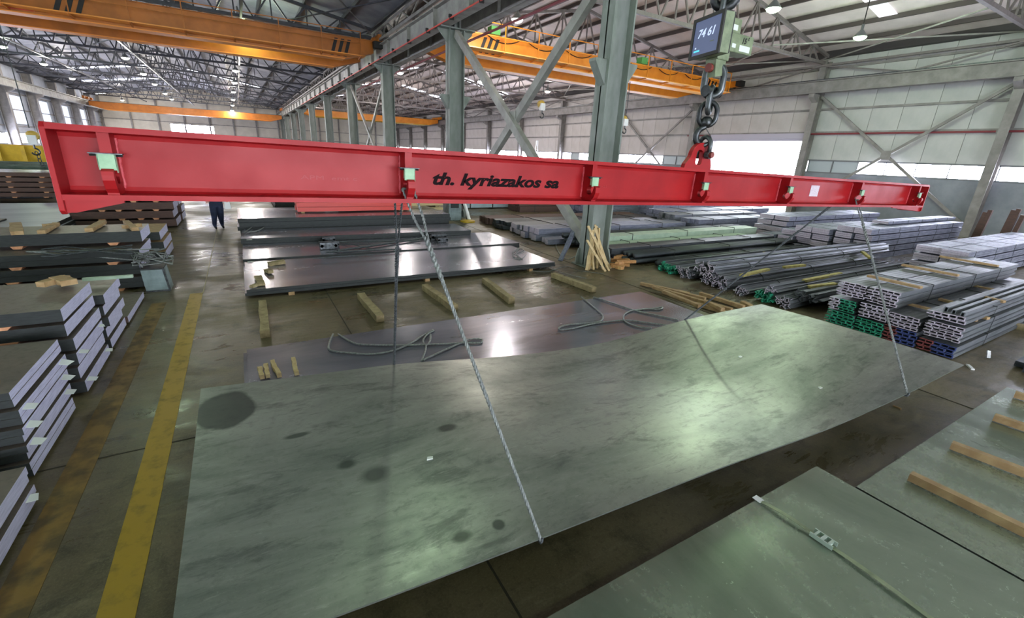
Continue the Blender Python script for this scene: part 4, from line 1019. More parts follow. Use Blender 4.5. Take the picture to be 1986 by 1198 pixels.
# green profiles and yellow racks at the far left
t = thing('bar_bundle', 'long dark green bars piled at the far left under the yellow racks', 'bar bundle', (-16, 26.3, 0))
for k in range(14): MB().tube([(0, k * .35, .9 + .25 * (k % 2)), (9 + R.uniform(-.5, .5), k * .35 + .1, .9 + .25 * (k % 2))], .12, 6).build('bar', mat('dark_green_bar', (44, 60, 52), (80, 96, 88), rough=.5, scale=3), t)
B((0, 0, 0), (9, 5, .8)).build('lower_bars', M_DARKB, t)
for i, (x0, x1) in enumerate(((-17.5, -12.9), (-12.4, -8.2))):
    t = thing('yellow_rack', ['yellow steel trough rack at the left picture edge', 'second yellow steel trough rack, touching the beam end'][i], 'rack', (0, 33.5, 0))
    MB().prism([(0, .3), (2.4, .3), (2.7, 1.9), (2.6, 1.9), (2.3, .4), (.1, .4), (-.2, 1.9), (-.3, 1.9)], 0, x0, x1).build('trough', M_YRACK, t)
    for k in range(5): B((x0 + .2 + k * (x1 - x0 - .6) / 4, -.36, 0), (x0 + .35 + k * (x1 - x0 - .6) / 4, -.28, 1.9)).build('rib', M_YRACK, t)
# loose wood on the left stacks
for i, (a, b, z, w) in enumerate((((85, 438), (105, 436), 1.04, .1), ((172, 446), (200, 430), 1.03, .12), ((80, 450), (110, 434), 1.03, .1), ((30, 434), (34, 452), 1.02, .16), ((245, 430), (262, 444), 1.04, .1), ((240, 440), (272, 436), 1.04, .1), ((78, 552), (128, 538), 1.02, .1), ((112, 540), (134, 548), 1.03, .14))):
    stick(G(*a, z), G(*b, z), w, .06, M_WOOD, ['small timber crosspiece on the dark wide stack', 'slanting timber stub at the right on the dark wide stack', 'slanting timber stub in the middle on the dark wide stack', 'upright looking timber at the left on the dark wide stack', 'one arm of the crossed wood at the end of the wide stack', 'other arm of the crossed wood at the end of the wide stack', 'long wooden wedge on the tall left stack', 'blunt end piece of the wood on the tall left stack'][i], name='wood_stub')
stick(G(160, 542, .8), G(258, 535, .8), .05, .04, M_PALEG, 'thin pale green strip lying behind the tall left stack', name='strip')
# steel bin in the aisle
t = thing('steel_bin', 'grey steel bin with dark top and tangled wire, beside the dark stacks', 'bin', (-1.72, 9.75, 0), (0, 0, -.03))
MB().prism([(0, 0), (.34, 0), (.3, .4), (-.02, .4)], 1, 0, .4).build('bin_body', M_CRATE, t)
B((-.02, .01, .4), (.3, .4, .42)).build('bin_lid', M_SIDE, t); MB().bar((.34, .01, 0), (.3, .01, .41), .03, .03).bar((-.0, .01, 0.015), (.34, .01, .015), .03, .03).build('edge_frame', M_STEEL, t)
t = thing('wire_tangle', 'bright wire ends tangled above the steel bin', 'wire')
for k in range(9):
    c = Vector((-1.6, 9.85, .5)); pts = [c + Vector((-1.6 + k * .02, .3, .25))] if k < 3 else [c]
    for j in range(6): pts.append(c + Vector((R.uniform(-.25, .35), R.uniform(-.2, .25), R.uniform(-.03, .22))))
    MB().tube(pts, .012, 5).build('wire_run', M_ROPE, t, True)
t = thing('wire_rope_sling', 'wire slings lying on the step of the dark wide stack', 'sling')
for k in range(5):
    pts = [G(80 + i * 22, 484 - 4 * math.sin(i * .9 + k) - i * .8 + k * 2.5, .75) for i in range(9)]
    MB().tube(pts, .012, 5).build('rope_run', M_ROPED, t, True)

# ---------------------------------------------------------------- steel channels with painted ends (right)
def channel_mesh(l, w, h, paint):
    t = h * .22
    pts = [(0, 0), (w, 0), (w, t), (t, t), (t, h - t), (w, h - t), (w, h), (0, h)]
    q = MB().prism(pts, 0, .03, l).prism(pts, 0, 0, .03, 1)
    return q.mesh('channel', [M_CHAN, paint])
chc = {}
def chbundle(label, y0, y1, z0, z1, nc, nr, paints, l=6.2, x=8.9, strap=True):
    t = thing('channel_bundle', label, 'channel bundle', (x, y0, z0))
    w, h = (y1 - y0) / nc, (z1 - z0) / nr
    for c in range(nc):
        p = paints(c / nc)
        for r in range(nr):
            key = (round(w, 3), round(h, 3), p.name)
            if key not in chc: chc[key] = channel_mesh(l, w * .97, h * .96, p)
            put('channel', chc[key], t, (R.uniform(-.03, .03), c * w + (r % 2) * w * .25 - w * .12, r * h))
    if strap:
        for sx in (1.3, 3.4, 4.9):
            q = MB(); a, b, cc, dd = -.015, y1 - y0 + .015, -.01, z1 - z0 + .008
            q.tube([(sx, a, cc), (sx, b, cc), (sx + .02, b, dd), (sx + .02, a, dd)], .008, 5, closed=True); q.build('steel_strap', M_SIDE, t)
    return t
lav = lambda u: M_LAV; grn = lambda u: M_GREENP
chbundle('channel bundle top left of the painted pile, bare ends', 3.2, 3.62, .555, .79, 5, 5, lav)
chbundle('largest channel bundle on top of the pile, bare ends, long bluish side', 2.74, 3.16, .55, .80, 5, 5, lav)
chbundle('middle-row channel bundle with half white, half green ends', 3.28, 3.68, .27, .475, 5, 4, lambda u: M_GREENP if u < .45 else M_LAV)
chbundle('middle-row channel bundle under the largest one, bare ends', 2.8, 3.2, .28, .51, 5, 4, lav)
chbundle('middle-row channel bundle jutting right, ragged bare ends', 2.38, 2.78, .265, .47, 5, 4, lav)
chbundle('bottom-row channel bundle at the left, green ends', 3.23, 3.67, .01, .24, 5, 4, grn)
chbundle('bottom-row channel bundle second from left, green ends', 2.8, 3.2, .01, .24, 5, 4, grn)
chbundle('bottom-row channel bundle with red and blue ends under the sling', 2.36, 2.79, .01, .25, 5, 4, lambda u: M_BLUEP if u < .5 else M_REDP)
chbundle('thin channel bundle at the upper right of the pile, bare ends', 1.9, 2.33, .55, .66, 5, 2, lav)
chbundle('right-hand channel bundle with pinkish bare ends', 1.88, 2.3, .265, .5, 5, 5, lav)
chbundle('lowest right channel bundle with dull red and blue ends', 1.88, 2.33, .02, .2, 5, 3, lambda u: M_BLUEP if u < .5 else M_REDP)
for i, (dy, dz) in enumerate(((0, 0), (.11, 0), (.21, .015))):
    o = put('loose_channel', channel_mesh(5.5, .09, .05, M_CHAN), None, (8.98 + .03 * i, 1.94 + dy, .665 + dz + .052), (math.radians(-90), 0, 0), **tg(['rightmost loose channel lying open side down on the thin bundle', 'middle loose channel lying on the thin bundle', 'leftmost loose channel lying on the thin bundle'][i], 'steel channel'))
for i, (x, y0, y1, z) in enumerate(((9.6, 2.7, 3.5, .83), (11.6, 2.8, 3.7, .83), (13.9, 2.8, 3.8, .83), (10.6, 2.3, 2.7, .5), (9.8, 1.85, 2.1, .54), (10.6, 1.9, 2.2, .7), (9.6, 1.9, 3.6, .25), (12.5, 1.9, 3.6, .25), (9.5, 1.9, 3.6, .53), (12.6, 1.9, 3.6, .53))):
    stick((x, y0, z), (x + .05, y1, z), .09, .04 if i < 6 else .03, M_WOOD, '%s timber spacer of the channel pile, nearest the painted ends first' % ORD[i], name='timber_spacer', group='timber spacers of the channel pile')
# dark bars at the far right bottom
t = thing('bar_bundle', 'dark flat bars lying on the floor at the right edge, beyond the timbered plate', 'bar bundle', (9.35, 1.2, 0))
for k in range(6): B((R.uniform(-.1, .15), -.6 + k * .13, .02), (5, -.6 + k * .13 + .1, .1)).build('bar', M_DARKB, t)
t = thing('wooden_sleeper', 'long dark sleeper beneath bars behind the channel pile', 'timber', (12, 1.0, 0))
B((0, 0, 0), (.14, 4, .1)).build('sleeper_body', M_WOODF, t)

# ---------------------------------------------------------------- angle bars in round bundles
Lm = {}
def angle_mesh(l, s, paint):
    k = (round(l, 2), round(s, 3), paint.name)
    if k not in Lm:
        t = s * .2; q = MB().prism([(0, 0), (s, 0), (s, t), (t, t), (t, s), (0, s)], 0, .1, l).prism([(0, 0), (s, 0), (s, t), (t, t), (t, s), (0, s)], 0, 0, .1, 1 if paint.name.startswith('green') else 0); q.m[8] = 1; Lm[k] = q.mesh('angle_bar', [M_CHAN, paint])
    return Lm[k]
def angbundle(label, px, py, ry_, rz_, n, paint, l=7, s=.07, x=8.9, tilt=0., m=None):
    c = PX(px, py, x); t = thing('angle_bar_bundle', label, 'bar bundle', (x, c.y, max(c.z, rz_ + .01)), (0, 0, tilt))
    for k in range(n):
        r = math.sqrt((k + .5) / n); a = k * 2.39996
        o = put('angle_bar', angle_mesh(l, s, paint), t, (R.uniform(-.06, .08), ry_ * r * math.cos(a), rz_ * r * math.sin(a)), (R.uniform(0, 6.28), 0, R.uniform(-.002, .002)))
    for sx in (1.2, 3.4, 5.6): MB().tube([(sx, ry_ * 1.15 * math.cos(a), rz_ * 1.3 * math.sin(a)) for a in [i * math.pi / 6 for i in range(12)]], .008, 5, closed=True).build('steel_strap', M_SIDE, t)
angbundle('green-ended angle bar bundle farthest left of the bar piles', 1291, 523, .3, .1, 26, M_GREENP, x=8.9)
angbundle('bare-ended angle bundle beside the green-ended one', 1325, 534, .22, .13, 30, M_LAV)
angbundle('long zinc-bright bundle resting on top of the others', 1368, 521, .3, .13, 34, M_LAV, l=8.6, s=.1)
angbundle('angle bundle under the long bright one', 1374, 543, .2, .12, 24, M_LAV)
angbundle('round angle bundle at the front of the bar piles', 1398, 556, .2, .13, 30, M_LAV)
angbundle('small angle bundle left of the second green one', 1434, 571, .16, .1, 18, M_LAV)
angbundle('second green-ended angle bundle, near the hoisted plate corner', 1480, 578, .2, .09, 26, M_GREENP)
angbundle('bare-ended angle bundle at the hoisted plate corner', 1517, 592, .16, .1, 22, M_LAV)
angbundle('slim angle bundle lying above the second green one', 1492, 562, .1, .06, 10, M_LAV, l=7.5)
angbundle('loose angle bundle halfway between the bar piles and channels', 1560, 575, .25, .1, 20, M_DARKB, l=6, x=9.2)
for i, (a, b) in enumerate((((1438, 534), (1490, 522)), ((1560, 544), (1630, 530)), ((1568, 556), (1620, 550)), ((1520, 518), (1560, 514)), ((1482, 490), (1492, 500)), ((1240 + 1150 / 2.66, 488), (1240 + 1190 / 2.66, 500)))):
    stick(G(*a, .38), G(*b, .38), .09, .05, mat('yellowish_timber', (176, 166, 92), (146, 132, 72), rough=.8, scale=8), '%s yellowish timber lying on the angle bars, from the left' % ORD[i], name='timber_bearer', group='yellowish timbers on the bars')

# ---------------------------------------------------------------- long bundles of bars and tubes behind
def barb(label, x0, x1, y0, y1, z0, z1, nc, nr, m, name='bar_bundle', cat='bar bundle', rot=0, gap=.94, end=None, tube=False, straps=3):
    t = thing(name, label, cat, (x0, y0, z0), (0, 0, rot)); w, h = (y1 - y0) / nc, (z1 - z0) / nr
    l = x1 - x0
    if tube:
        q = MB().tube([(0, w / 2, h / 2), (l, w / 2, h / 2)], min(w, h) / 2, 8)
    else:
        q = MB().box((0, 0, 0), (l, w * gap, h * gap)); 
        if end: q.m[5] = 1
    me = q.mesh('bar', [m] + ([end] if end else []), tube)
    for c in range(nc):
        for r in range(nr): put('bar', me, t, (R.uniform(-.12, .12), c * w, r * h))
    for k in range(straps):
        sx = l * (k + .6) / (straps + .2)
        MB().tube([(sx, -.01, -.005), (sx, y1 - y0 + .01, -.005), (sx, y1 - y0 + .01, z1 - z0 + .01), (sx, -.01, z1 - z0 + .01)], .012, 4, closed=True).build('steel_strap', M_SIDE, t)
    return t
barb('dark tube bundle nearest the bar piles, low on the floor', 9.2, 16.5, 7.55, 8.1, .03, .2, 4, 1, M_DARKB, tube=True)
barb('dark long tube bundle behind the lowest one', 8.7, 16.5, 8.25, 8.75, .03, .32, 4, 2, M_DARKB, tube=True)
barb('dark square tube bundle in front of the pale green profiles', 8.4, 16.0, 8.85, 9.35, .03, .36, 4, 2, M_DARKB)
barb('lower pale green primed profiles, two side by side', 8.3, 15.2, 9.45, 9.8, .0, .36, 1, 1, M_PALEG, name='primed_profile', cat='profile')
barb('upper pale green primed profile, longest of the pair', 8.6, 16.6, 9.85, 10.4, .0, .5, 2, 1, M_PALEG, name='primed_profile', cat='profile')
barb('dark tubes behind the pale green profiles', 8.5, 17, 10.6, 11.2, .1, .4, 4, 2, M_DARKB, tube=True)
barb('bluish tubes by the column with whitish ends', 8.0, 14.5, 11.25, 11.75, .03, .2, 3, 1, M_ZINC, end=M_LAV)
barb('big grey square tube bundle left of the first column', 8.0, 15, 11.9, 12.8, .03, .42, 3, 2, M_ZINC, end=M_LAV)
barb('brownish grey bar bundle behind the big square tubes', 8.1, 15, 13.1, 13.9, .03, .36, 5, 2, M_CHAN, end=M_LAV)
barb('flat bundle of dull bars farther back beside the lane', 8.1, 16, 14.2, 15.2, .03, .3, 5, 2, M_DARKB)
barb('rusty bars at the end of the row by the second column', 8.1, 16, 15.4, 16.3, .03, .28, 6, 1, M_BROWN)
barb('grey bar bundle in the middle distance right of the first column', 15.3, 20.5, 11.6, 12.4, .0, .55, 4, 3, M_ZINC)
barb('second grey bar bundle in the middle distance', 15.3, 21, 12.7, 13.6, .0, .6, 4, 3, M_CHAN)
barb('bright bar bundle below the open gate', 16, 24, 13.9, 14.9, .0, .6, 4, 3, M_ZINC)
barb('distant bar bundle catching daylight from the gate', 17, 26, 15.4, 16.4, 0, .7, 4, 3, M_ZINC)
barb('far bar bundle by the right columns', 14, 22, 17, 18.2, 0, .9, 5, 4, M_ZINC)
barb('far dark brown bar bundle with coil', 11.5, 16, 18.8, 20, 0, .9, 5, 3, M_BROWN)
barb('farthest bar bundle under the right wall window', 19.6, 27, 19.6, 21, 0, 1.0, 5, 4, M_ZINC)
barb('low pale bar bundle under the end of the red beam', 21.4, 28, 11.2, 12.6, 0, .5, 5, 3, M_ZINC)
barb('flat zinc bars on the floor in front of the square packs', 15, 19, 8.4, 9.2, .0, .1, 4, 1, M_PALEG)
# square packs of flat bars
pk = {}
def packs(label, x, l, y0, nc, w, z0, h, rows, skip=(), dx=0.):
    for c in range(nc):
        for r in range(rows):
            if (c, r) in skip: continue
            key = (l, w, h)
            if key not in pk:
                q = MB()
                for s in range(3): q.box((.0, .01, .008 + s * (h - .03) / 3), (l, w - .02, .002 + (s + 1) * (h - .03) / 3)); q.m[-1] = 1
                sp = MB()
                sp.box((0, .005, 0), (.03, w - .015, h - .022))
                pk[key] = (q.mesh('flat_bars', [M_ZINC, M_LAV]), sp.mesh('steel_strap', M_DARKB))
            t = thing('bar_pack', '%s, %s column from right, %s' % (label, ORD[c], ('bottom layer', 'second layer', 'third layer', 'fourth layer', 'fifth layer')[r]), 'bar pack', (x + dx * r + R.uniform(-.12, .12), y0 + c * w, z0 + r * h), (0, 0, R.uniform(-.004, .004)))
            put('flat_bars', pk[key][0], t); [put('steel_strap', pk[key][1], t, (l * (k + .3) / 5, 0, 0)) for k in range(5)]
packs('bar pack in the left tower', 17.5, 7.5, 9.5, 2, .6, .1, .2, 4, dx=.1)
packs('bar pack in the big central tower', 16.5, 7.5, 6.2, 2, .5, .0, .2, 5)
packs('bar pack in the stepped middle blocks', 16.3, 4.5, 7.25, 3, .55, .0, .21, 4, skip=((2, 3),))
packs('bar pack left of the stepped blocks', 16.2, 4.0, 8.95, 1, .55, .0, .2, 2)
packs('bar pack in the right edge tower', 15.2, 8, 3.6, 2, .55, .1, .2, 4)
packs('bar pack on the ragged top', 18.4, 6, 6.6, 1, .5, 1.0, .12, 1)
# dark upright posts beyond the packs
for i, (px, py, hh) in enumerate(((1890, 450, 40), (1899, 448, 42), (1946, 440, 34), (1956, 438, 34), (1966, 444, 28))):
    b = PX(px, py, 24); tp = PX(px + 8, py - hh, 24)
    MB().bar((24, b.y, max(.0, b.z - 1.2)), (24, b.y - .1, tp.z), .16, .12).build('rack_post', M_BROWN, None, **tg('%s dark rack post from the left, standing behind the square packs' % ORD[i], 'post', 'dark rack posts at the right'))

# ---------------------------------------------------------------- things beyond the plate row
t = thing('red_pipe_bundle', 'bundle of bright red square tubes on the tall dark plate stack', 'tube bundle', (1.35, 15.3, .62))
for k in range(3):
    for r in range(2): B((R.uniform(-.03, .03), k * .2, .04 + r * .14), (3.6, k * .2 + .16, .17 + r * .14)).build('red_tube', M_RED2, t)
B((.1, 0, 0), (.2, .6, .04)).box((3.2, 0, 0), (3.3, .6, .04)).build('spacer', M_WOOD, t)
t = thing('wrapped_pack', 'dark pack in white film behind the red tubes', 'pack', (2.6, 17.2, 0))
B((0, 0, 0), (2.4, 1.2, 1.0)).build('pack_body', M_SIDE, t); B((-.03, -.03, .2), (.25, 1.23, 1.03)).build('film_wrap', M_WHITE, t)
t = thing('slatted_pallet', 'pale slatted timber stack behind the sling, right of the red tubes', 'pallet', (5.15, 16.9, 0))
for k in range(6): B((0, 0, .1 + k * .17), (1.6, .9, .2 + k * .17)).build('slat', mat('pale_slat', (196, 178, 128), rough=.7), t)
MB().box((.1, .05, 0), (.25, .85, 1.05)).box((1.3, .05, 0), (1.45, .85, 1.05)).build('bearer', M_WOODF, t)
t = thing('white_post', 'leaning white pipe with a yellow foot beside the second column', 'post')
a, b = G(910, 426, .05), PY(900, 392, G(910, 426, 0).y)
MB().tube([a, a + (b - a) * 1.6], .07, 8).build('pipe', M_WHITE, t)
MB().lathe([(.3, 0), (.3, .05), (.1, .08)], G(907, 430, 0), 14).build('foot', M_YRACK, t)
t = thing('machine', 'small grey-green machine standing at the foot of the second column', 'machine', (7.0, 16.9, 0))
B((0, 0, 0), (.55, .6, .9)).build('housing', M_CRATE, t); B((.08, -.03, .5), (.42, 0, .8)).build('panel', M_SIDE, t); MB().tube([(.5, .2, .8), (.8, .1, .5), (.85, .05, .0)], .05, 8).build('hose', M_BLK, t)
# pale blue packs behind the colonnade
for i in range(3):
    x = 9.3 + i * 3.3
    t = thing('panel_pack', ['left pale blue strapped panel pack behind the bars', 'middle pale blue strapped panel pack behind the bars', 'right pale blue strapped panel pack behind the first column'][i], 'panel pack', (x, 20.5, 0))
    for k in range(4): B((0, 0, .05 + k * .36), (3.2, 1.1, .38 + k * .36)).build('panel_layer', M_WRAP, t)
    q = MB()
    for k in range(3): q.box((.3 + k * 1.25, -.02, 0), (.36 + k * 1.25, 1.12, 1.5))
    q.build('dark_strap', M_SIDE, t); MB().box((0, -.03, .74), (3.2, 0, .8)).build('dark_batten', M_SIDE, t)
t = thing('dark_cabinet', 'black upright cabinet left of the pale blue packs', 'cabinet', (8.75, 20.3, 0)); B((0, 0, 0), (.5, .8, 1.5)).build('cabinet_body', M_BLK, t); B((.05, -.02, .05), (.45, 0, 1.45)).build('door', M_SIDE, t)
for i in range(2):
    t = thing('bar_bundle', ['grey bars stacked far behind the pale packs', 'brown bars stacked far behind the pale packs'][i], 'bar bundle', (11 + 6 * i, 24 + 3 * i, 0))
    for k in range(6): B((0, k * .3, 0), (7, k * .3 + .26, .8)).build('bar', (M_ZINC, M_BROWN)[i], t)
# far stacks of plates down the left hall
for i in range(6):
    flat('%s distant plate stack down the left hall' % ORD[i], 1 + (i % 2) * .5, 6, 21 + i * 7, 25 + i * 7, 0, .5 + .2 * (i % 3), (M_PL, M_TOPL)[i % 2], 3, .05, blocks=(-1.5, 1.5))
    flat('%s distant brown stack along the left side of the hall' % ORD[i], -12, -3.5, 37 + i * 8, 40 + i * 8, 0, .9, M_TOPL, 3, .05, edge=M_BROWN)
# white door leaf seen through the right wall
t = thing('ladder', 'white step ladder far off against the right wall', 'ladder')
a = PX(1140 - 100, 300, 27.5)
for s in (-1, 1): MB().bar((27.5, a.y + s * .5, 0), (27.5, a.y + s * .12, 4.2), .08, .05).build('rail', M_WHITE, t)
for k in range(9): MB().bar((27.5, a.y - .46 + k * .04, .4 + k * .42), (27.5, a.y + .46 - k * .04, .4 + k * .42), .04, .04).build('rung', M_WHITE, t)

# ---------------------------------------------------------------- crane scale, chain and hooks above the beam
CXs, CYs = 3.58, 2.8
def ringpts(c, rx_, rz_, axis, n=24, rot=0.):
    out = []
    for i in range(n):
        a = 2 * math.pi * i / n; u, w = rx_ * math.cos(a), rz_ * math.sin(a)
        # stadium shaped link
        out.append(Vector(c) + (Vector((u * math.cos(rot), u * math.sin(rot), w))))
    return out
def link(c, w, h, r, rot, name, parent, m):
    pts = []
    n = 10; hh = h / 2 - w / 2
    for s, off in ((1, hh), (-1, -hh)):
        for i in range(n + 1):
            a = math.pi * i / n + (0 if s > 0 else math.pi); u, z = w / 2 * math.cos(a), w / 2 * math.sin(a) + off
            pts.append(Vector(c) + Vector((u * math.cos(rot), u * math.sin(rot), z)))
    return MB().tube(pts, r, 10, closed=True).build(name, m, parent, True)
M_FORG = mat('dark_forged_steel', (72, 74, 76), (52, 54, 56), .35, .5, .85, scale=12)
M_FORG2 = mat('grey_forged_steel', (92, 96, 98), (70, 74, 76), .35, .5, .8, scale=12)
# crane hook at the very top
t = thing('crane_hook', 'dark crane hook at the top edge of the picture carrying the scale', 'hook', (CXs - .04, CYs, 3.86), (0, 0, -.8))
pts = [Vector((.0, 0, .5)), Vector((0, 0, .2))] + [Vector((.085 * math.sin(a), 0, .03 + .085 * math.cos(a))) for a in [i * math.pi * 1.5 / 12 for i in range(13)]]
MB().tube(pts, [.05, .05] + [.045 - .0012 * i for i in range(13)], 10).build('hook_body', M_FORG, t, True)
MB().tube([(0, 0, .5), (0, 0, 4.2)], .012, 6).build('hoist_rope', M_ROPED, t)
MB().box((-.12, -.1, .5), (.12, .1, .8)).build('hook_block', M_ORG, t)
# scale
sc = thing('crane_scale', 'hanging crane scale with large tilted display and green body', 'scale', (CXs - .03, CYs, 3.38), (0, 0, 0))
# upper shackle eye
link((.0, 0, .45), .13, .2, .022, .5, 'upper_eye', sc, M_FORG2)
B((-.05, -.06, .05), (.1, .06, .36)).build('load_body', M_SCRG, sc, bevel=.01)
B((.06, -.075, .12), (.36, .06, .26)).build('side_housing', M_SCRG, sc, bevel=.008)
B((.02, -.08, .25), (.16, .05, .36)).build('upper_housing', M_SCRG, sc, bevel=.01)
text('15', .06, 'capacity_mark', M_BLK, sc, (.2, -.077, .195), shear=.2, offset=.002); text('t', .04, 'capacity_mark', M_BLK, sc, (.28, -.077, .225), shear=.2, offset=.0015)
B((.18, -.078, .135), (.32, -.075, .18)).build('data_label', M_TAG, sc); B((.05, -.083, .27), (.11, -.08, .31)).build('data_label', M_TAG, sc); B((.08, -.078, .15), (.13, -.075, .18)).build('data_label', M_TAG, sc)
MB().lathe([(.025, 0), (.025, .06)], (.12, 0, .34), 10, axis='x').build('pin_end', M_PIN, sc); MB().lathe([(.022, 0), (.022, .07)], (.07, 0, -.02), 10, axis='x').build('pin_end', M_PIN, sc)
MB().prism([(-.05, .05), (.08, .05), (.07, -.06), (-.03, -.08)], 1, -.05, .05).build('lower_fork', M_SCRG, sc)
# display box: faces the lower left, turned towards the photographer
disp = bpy.data.objects.new('display', B((-.17, 0, -.14), (.17, .09, .14)).mesh('display', M_SCRG)); COL.objects.link(disp); disp.parent = sc
disp.location = (-.17, -.02, .2); disp.rotation_euler = (0, 0, math.radians(-104))
mbx = MB().box((-.185, -.014, -.15), (.185, 0, -.125)).box((-.185, -.014, .125), (.185, 0, .15)).box((-.185, -.014, -.125), (-.155, 0, .125)).box((.155, -.014, -.125), (.185, 0, .125)).box((-.16, .0, .14), (.16, .09, .15)).box((-.17, .09, -.14), (.17, .1, .14)).build('bezel', M_BLK, disp)
B((-.156, -.008, -.126), (.156, -.003, .126)).build('screen', M_SCR, disp)
o, w = text('74 61', .1, 'digits', M_DIGIT, disp, (-.11, -.0095, .0), shear=.25, offset=.0015); o.scale = (.2 / w, .85, 1)
B((-.13, -.0105, -.1), (-.06, -.0085, -.088)).build('status_mark', M_CYAN, disp); B((-.12, -.0105, -.075), (-.105, -.0085, -.065)).build('status_mark', M_DIGIT, disp); B((.06, -.0105, -.05), (.1, -.0085, -.044)).build('status_mark', M_SCRG, disp)
# shackle, chain, ring, hook, beam shackle
t = thing('bow_shackle', 'big grey bow shackle right under the crane scale', 'shackle', (CXs, CYs, 3.28))
link((0, 0, 0), .145, .24, .028, -.75, 'bow', t, M_FORG2); MB().lathe([(.034, -.1), (.034, .1)], (0, 0, .09), 12, axis='x').build('pin', M_PIN, t); MB().lathe([(.045, -.09), (.045, -.05)], (0, 0, -.085), 12, axis='x').lathe([(.045, .05), (.045, .09)], (0, 0, -.085), 12, axis='x').build('pin_boss', M_FORG, t)
t = thing('chain_link', 'long grey chain link between the shackle and the dark ring', 'chain', (CXs, CYs, 3.13)); link((0, 0, 0), .1, .2, .024, .45, 'link_body', t, M_FORG2)
t = thing('chain_link', 'dark squarish ring link above the swivel hook', 'chain', (CXs, CYs, 3.02)); link((0, 0, 0), .14, .19, .021, -.8, 'ring_body', t, M_FORG)
t = thing('swivel_hook', 'forged hook with latch gripping the beam shackle', 'hook', (CXs, CYs, 2.86), (0, 0, -.8))
MB().lathe([(.035, 0), (.045, .02), (.045, .06), (.025, .08)], (0, 0, .06), 14).build('swivel', M_FORG, t, True)
pts = [Vector((0, 0, .08))] + [Vector((-.068 * math.sin(a), 0, -.02 + .075 * math.cos(a))) for a in [.15 + i * math.pi * 1.35 / 12 for i in range(13)]]
MB().tube(pts, [.02, .024] + [.028] * 6 + [.026, .024, .022, .018, .013, .009], 10).build('hook_body', M_FORG, t, True)
MB().bar((.0, 0, .05), (.062, 0, -.03), .02, .005).build('latch', M_STEEL, t)
t = thing('bow_shackle', 'grey bow shackle with red pin through the beam lug', 'shackle', (CXs + .03, CYs, 2.76))
pts = [Vector((.0, -.055, -.07))] + [Vector((0, -.06 * math.cos(a), .0 + .075 * math.sin(a))) for a in [i * math.pi / 12 for i in range(13)]] + [Vector((.0, .055, -.07))]
MB().tube(pts, .019, 10).build('bow', M_FORG2, t, True); MB().lathe([(.018, -.085), (.018, .085)], (0, 0, -.075), 10, axis='y').build('pin', M_PIN, t); MB().lathe([(.034, -.075), (.034, -.035)], (0, 0, -.075), 12, axis='y').lathe([(.034, .035), (.034, .075)], (0, 0, -.075), 12, axis='y').build('eye_boss', M_FORG2, t); MB().lathe([(.026, -.1), (.026, -.075)], (0, 0, -.075), 8, axis='y').build('pin_head', M_PIN, t)

# ---------------------------------------------------------------- the worker in the aisle
def skin(name, verts, edges, m, parent, sub=1):
    me = bpy.data.meshes.new(name); me.from_pydata([v[:3] for v in verts], edges, []); o = bpy.data.objects.new(name, me); COL.objects.link(o)
    o.modifiers.new('skin', 'SKIN'); 
    for i, v in enumerate(verts):
        d = me.skin_vertices[0].data[i]; r = v[3]; d.radius = (r, r if len(v) < 5 else v[4])
    me.skin_vertices[0].data[0].use_root = True
    if sub: s = o.modifiers.new('sub', 'SUBSURF'); s.levels = sub; s.render_levels = sub
    bpy.context.view_layer.update()
    ev = o.evaluated_get(bpy.context.evaluated_depsgraph_get()); nm = bpy.data.meshes.new_from_object(ev); bpy.data.objects.remove(o)
    nm.materials.clear(); 
    for mm in (m if isinstance(m, list) else [m]): nm.materials.append(mm)
    nm.polygons.foreach_set('use_smooth', [True] * len(nm.polygons))
    ob = bpy.data.objects.new(name, nm); COL.objects.link(ob); ob.parent = parent; return ob
pe = thing('person', 'person in navy workwear walking up the aisle, mostly hidden behind the beam', 'person', (-.80, 16.76, 0), (0, 0, .25))
V = [(0, 0, .86, .18, .14), (0, 0, 1.12, .14, .1), (0, .0, 1.32, .17, .11), (0, 0, 1.45, .12, .08), (0, .0, 1.53, .055), (0, -.01, 1.60, .075), (0, -.01, 1.70, .085), (0, -.01, 1.76, .05),
     (-.09, 0, .74, .125), (-.11, -.08, .42, .095), (-.12, .04, .12, .065), (-.12, -.04, .05, .05, .035), (-.12, -.15, .035, .045, .03),
     (.09, 0, .74, .125), (.07, -.04, .42, .095), (.1, .12, .14, .065), (.1, .06, .05, .05, .035), (.1, -.05, .035, .045, .03),
     (-.2, 0, 1.42, .06), (-.25, .02, 1.14, .045), (-.25, -.08, .92, .034), (-.25, -.1, .86, .035, .02),
     (.2, 0, 1.42, .06), (.26, .02, 1.14, .045), (.28, -.1, .94, .034), (.28, -.13, .88, .035, .02)]
E_ = [(0, 1), (1, 2), (2, 3), (3, 4), (4, 5), (5, 6), (6, 7), (0, 8), (8, 9), (9, 10), (10, 11), (11, 12), (0, 13), (13, 14), (14, 15), (15, 16), (16, 17), (3, 18), (18, 19), (19, 20), (20, 21), (3, 22), (22, 23), (23, 24), (24, 25)]
pb = skin('body', V, E_, [M_NAVY, M_SKIN, M_BLK], pe)
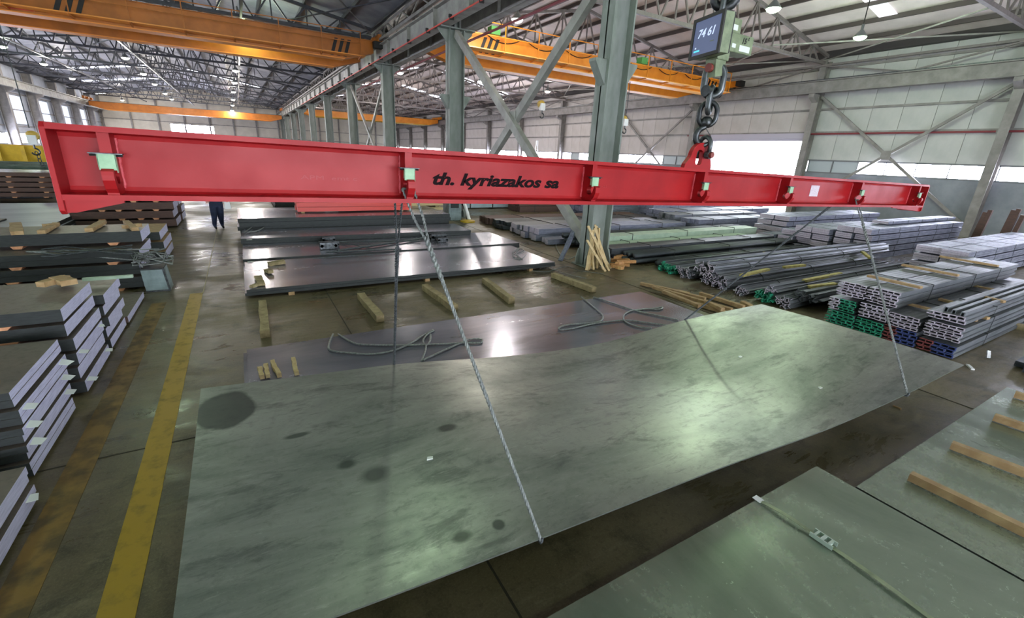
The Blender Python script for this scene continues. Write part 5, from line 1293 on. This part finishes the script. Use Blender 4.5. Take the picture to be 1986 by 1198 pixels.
for p in pb.data.polygons:
    c = p.center
    p.material_index = 1 if (c.z > 1.52 or (abs(c.x) > .2 and c.z < .93)) else 2 if c.z < .08 else 0
for s, hx, hy, hz in ((-1, -.25, -.1, .86), (1, .28, -.13, .88)):
    q = MB()
    for k, (dx, ln_) in enumerate(((-.03, .07), (-.01, .08), (.01, .075), (.03, .06))):
        q.tube([(hx + dx * .8, hy, hz), (hx + dx, hy - .01, hz - ln_ * .6), (hx + dx, hy - .035, hz - ln_)], [.009, .008, .007], 6)
    q.tube([(hx - s * .03, hy, hz + .02), (hx - s * .05, hy - .03, hz - .02), (hx - s * .045, hy - .04, hz - .045)], [.011, .009, .008], 6)
    q.build('fingers', M_SKIN, pe, True)
MB().lathe([(.075, -.05), (.095, 0), (.09, .05), (.055, .09), (.01, .1)], (0, .005, 1.71), 14).build('hair', M_HAIR, pe, True)
MB().prism([(-.012, 1.66), (.012, 1.66), (.004, 1.70), (-.004, 1.70)], 1, -.125, -.09).build('nose', M_SKIN, pe); MB().lathe([(.008, -.097), (.008, -.09)], (-.03, 0, 1.70), 8, axis='y').lathe([(.008, -.097), (.008, -.09)], (.03, 0, 1.70), 8, axis='y').build('eyes', M_BLK, pe)
B((-.02, -.099, 1.632), (.02, -.09, 1.638)).build('mouth', M_PIN, pe)
for s in (-1, 1): MB().lathe([(.012, -.006), (.018, .0), (.012, .006)], (s * .088, 0, 1.68), 8, axis='x').build('ear', M_SKIN, pe)
t = thing('white_bag', 'small white bag held in the right-hand side hand of the walking person', 'bag', (-.5, 16.66, .62)); MB().prism([(-.09, 0), (.09, 0), (.07, .2), (-.07, .2)], 1, -.05, .05).build('bag_body', M_WHITE, t); MB().tube([(-.05, 0, .2), (-.03, 0, .27), (.03, 0, .27), (.05, 0, .2)], .008, 5).build('bag_handle', M_WHITE, t)
for i, (px, py, z) in enumerate(((483, 556, .175), (480, 508, .175), (478, 465, .345))):
    p = G(px, py, z); B((0, -.03, 0), (.12, .03, .004)).build('paper_tag', M_TAG, None, **tg('white paper tag on the left corner of the %s plate of the far row' % ('front', 'second', 'third')[i], 'tag')).location = p
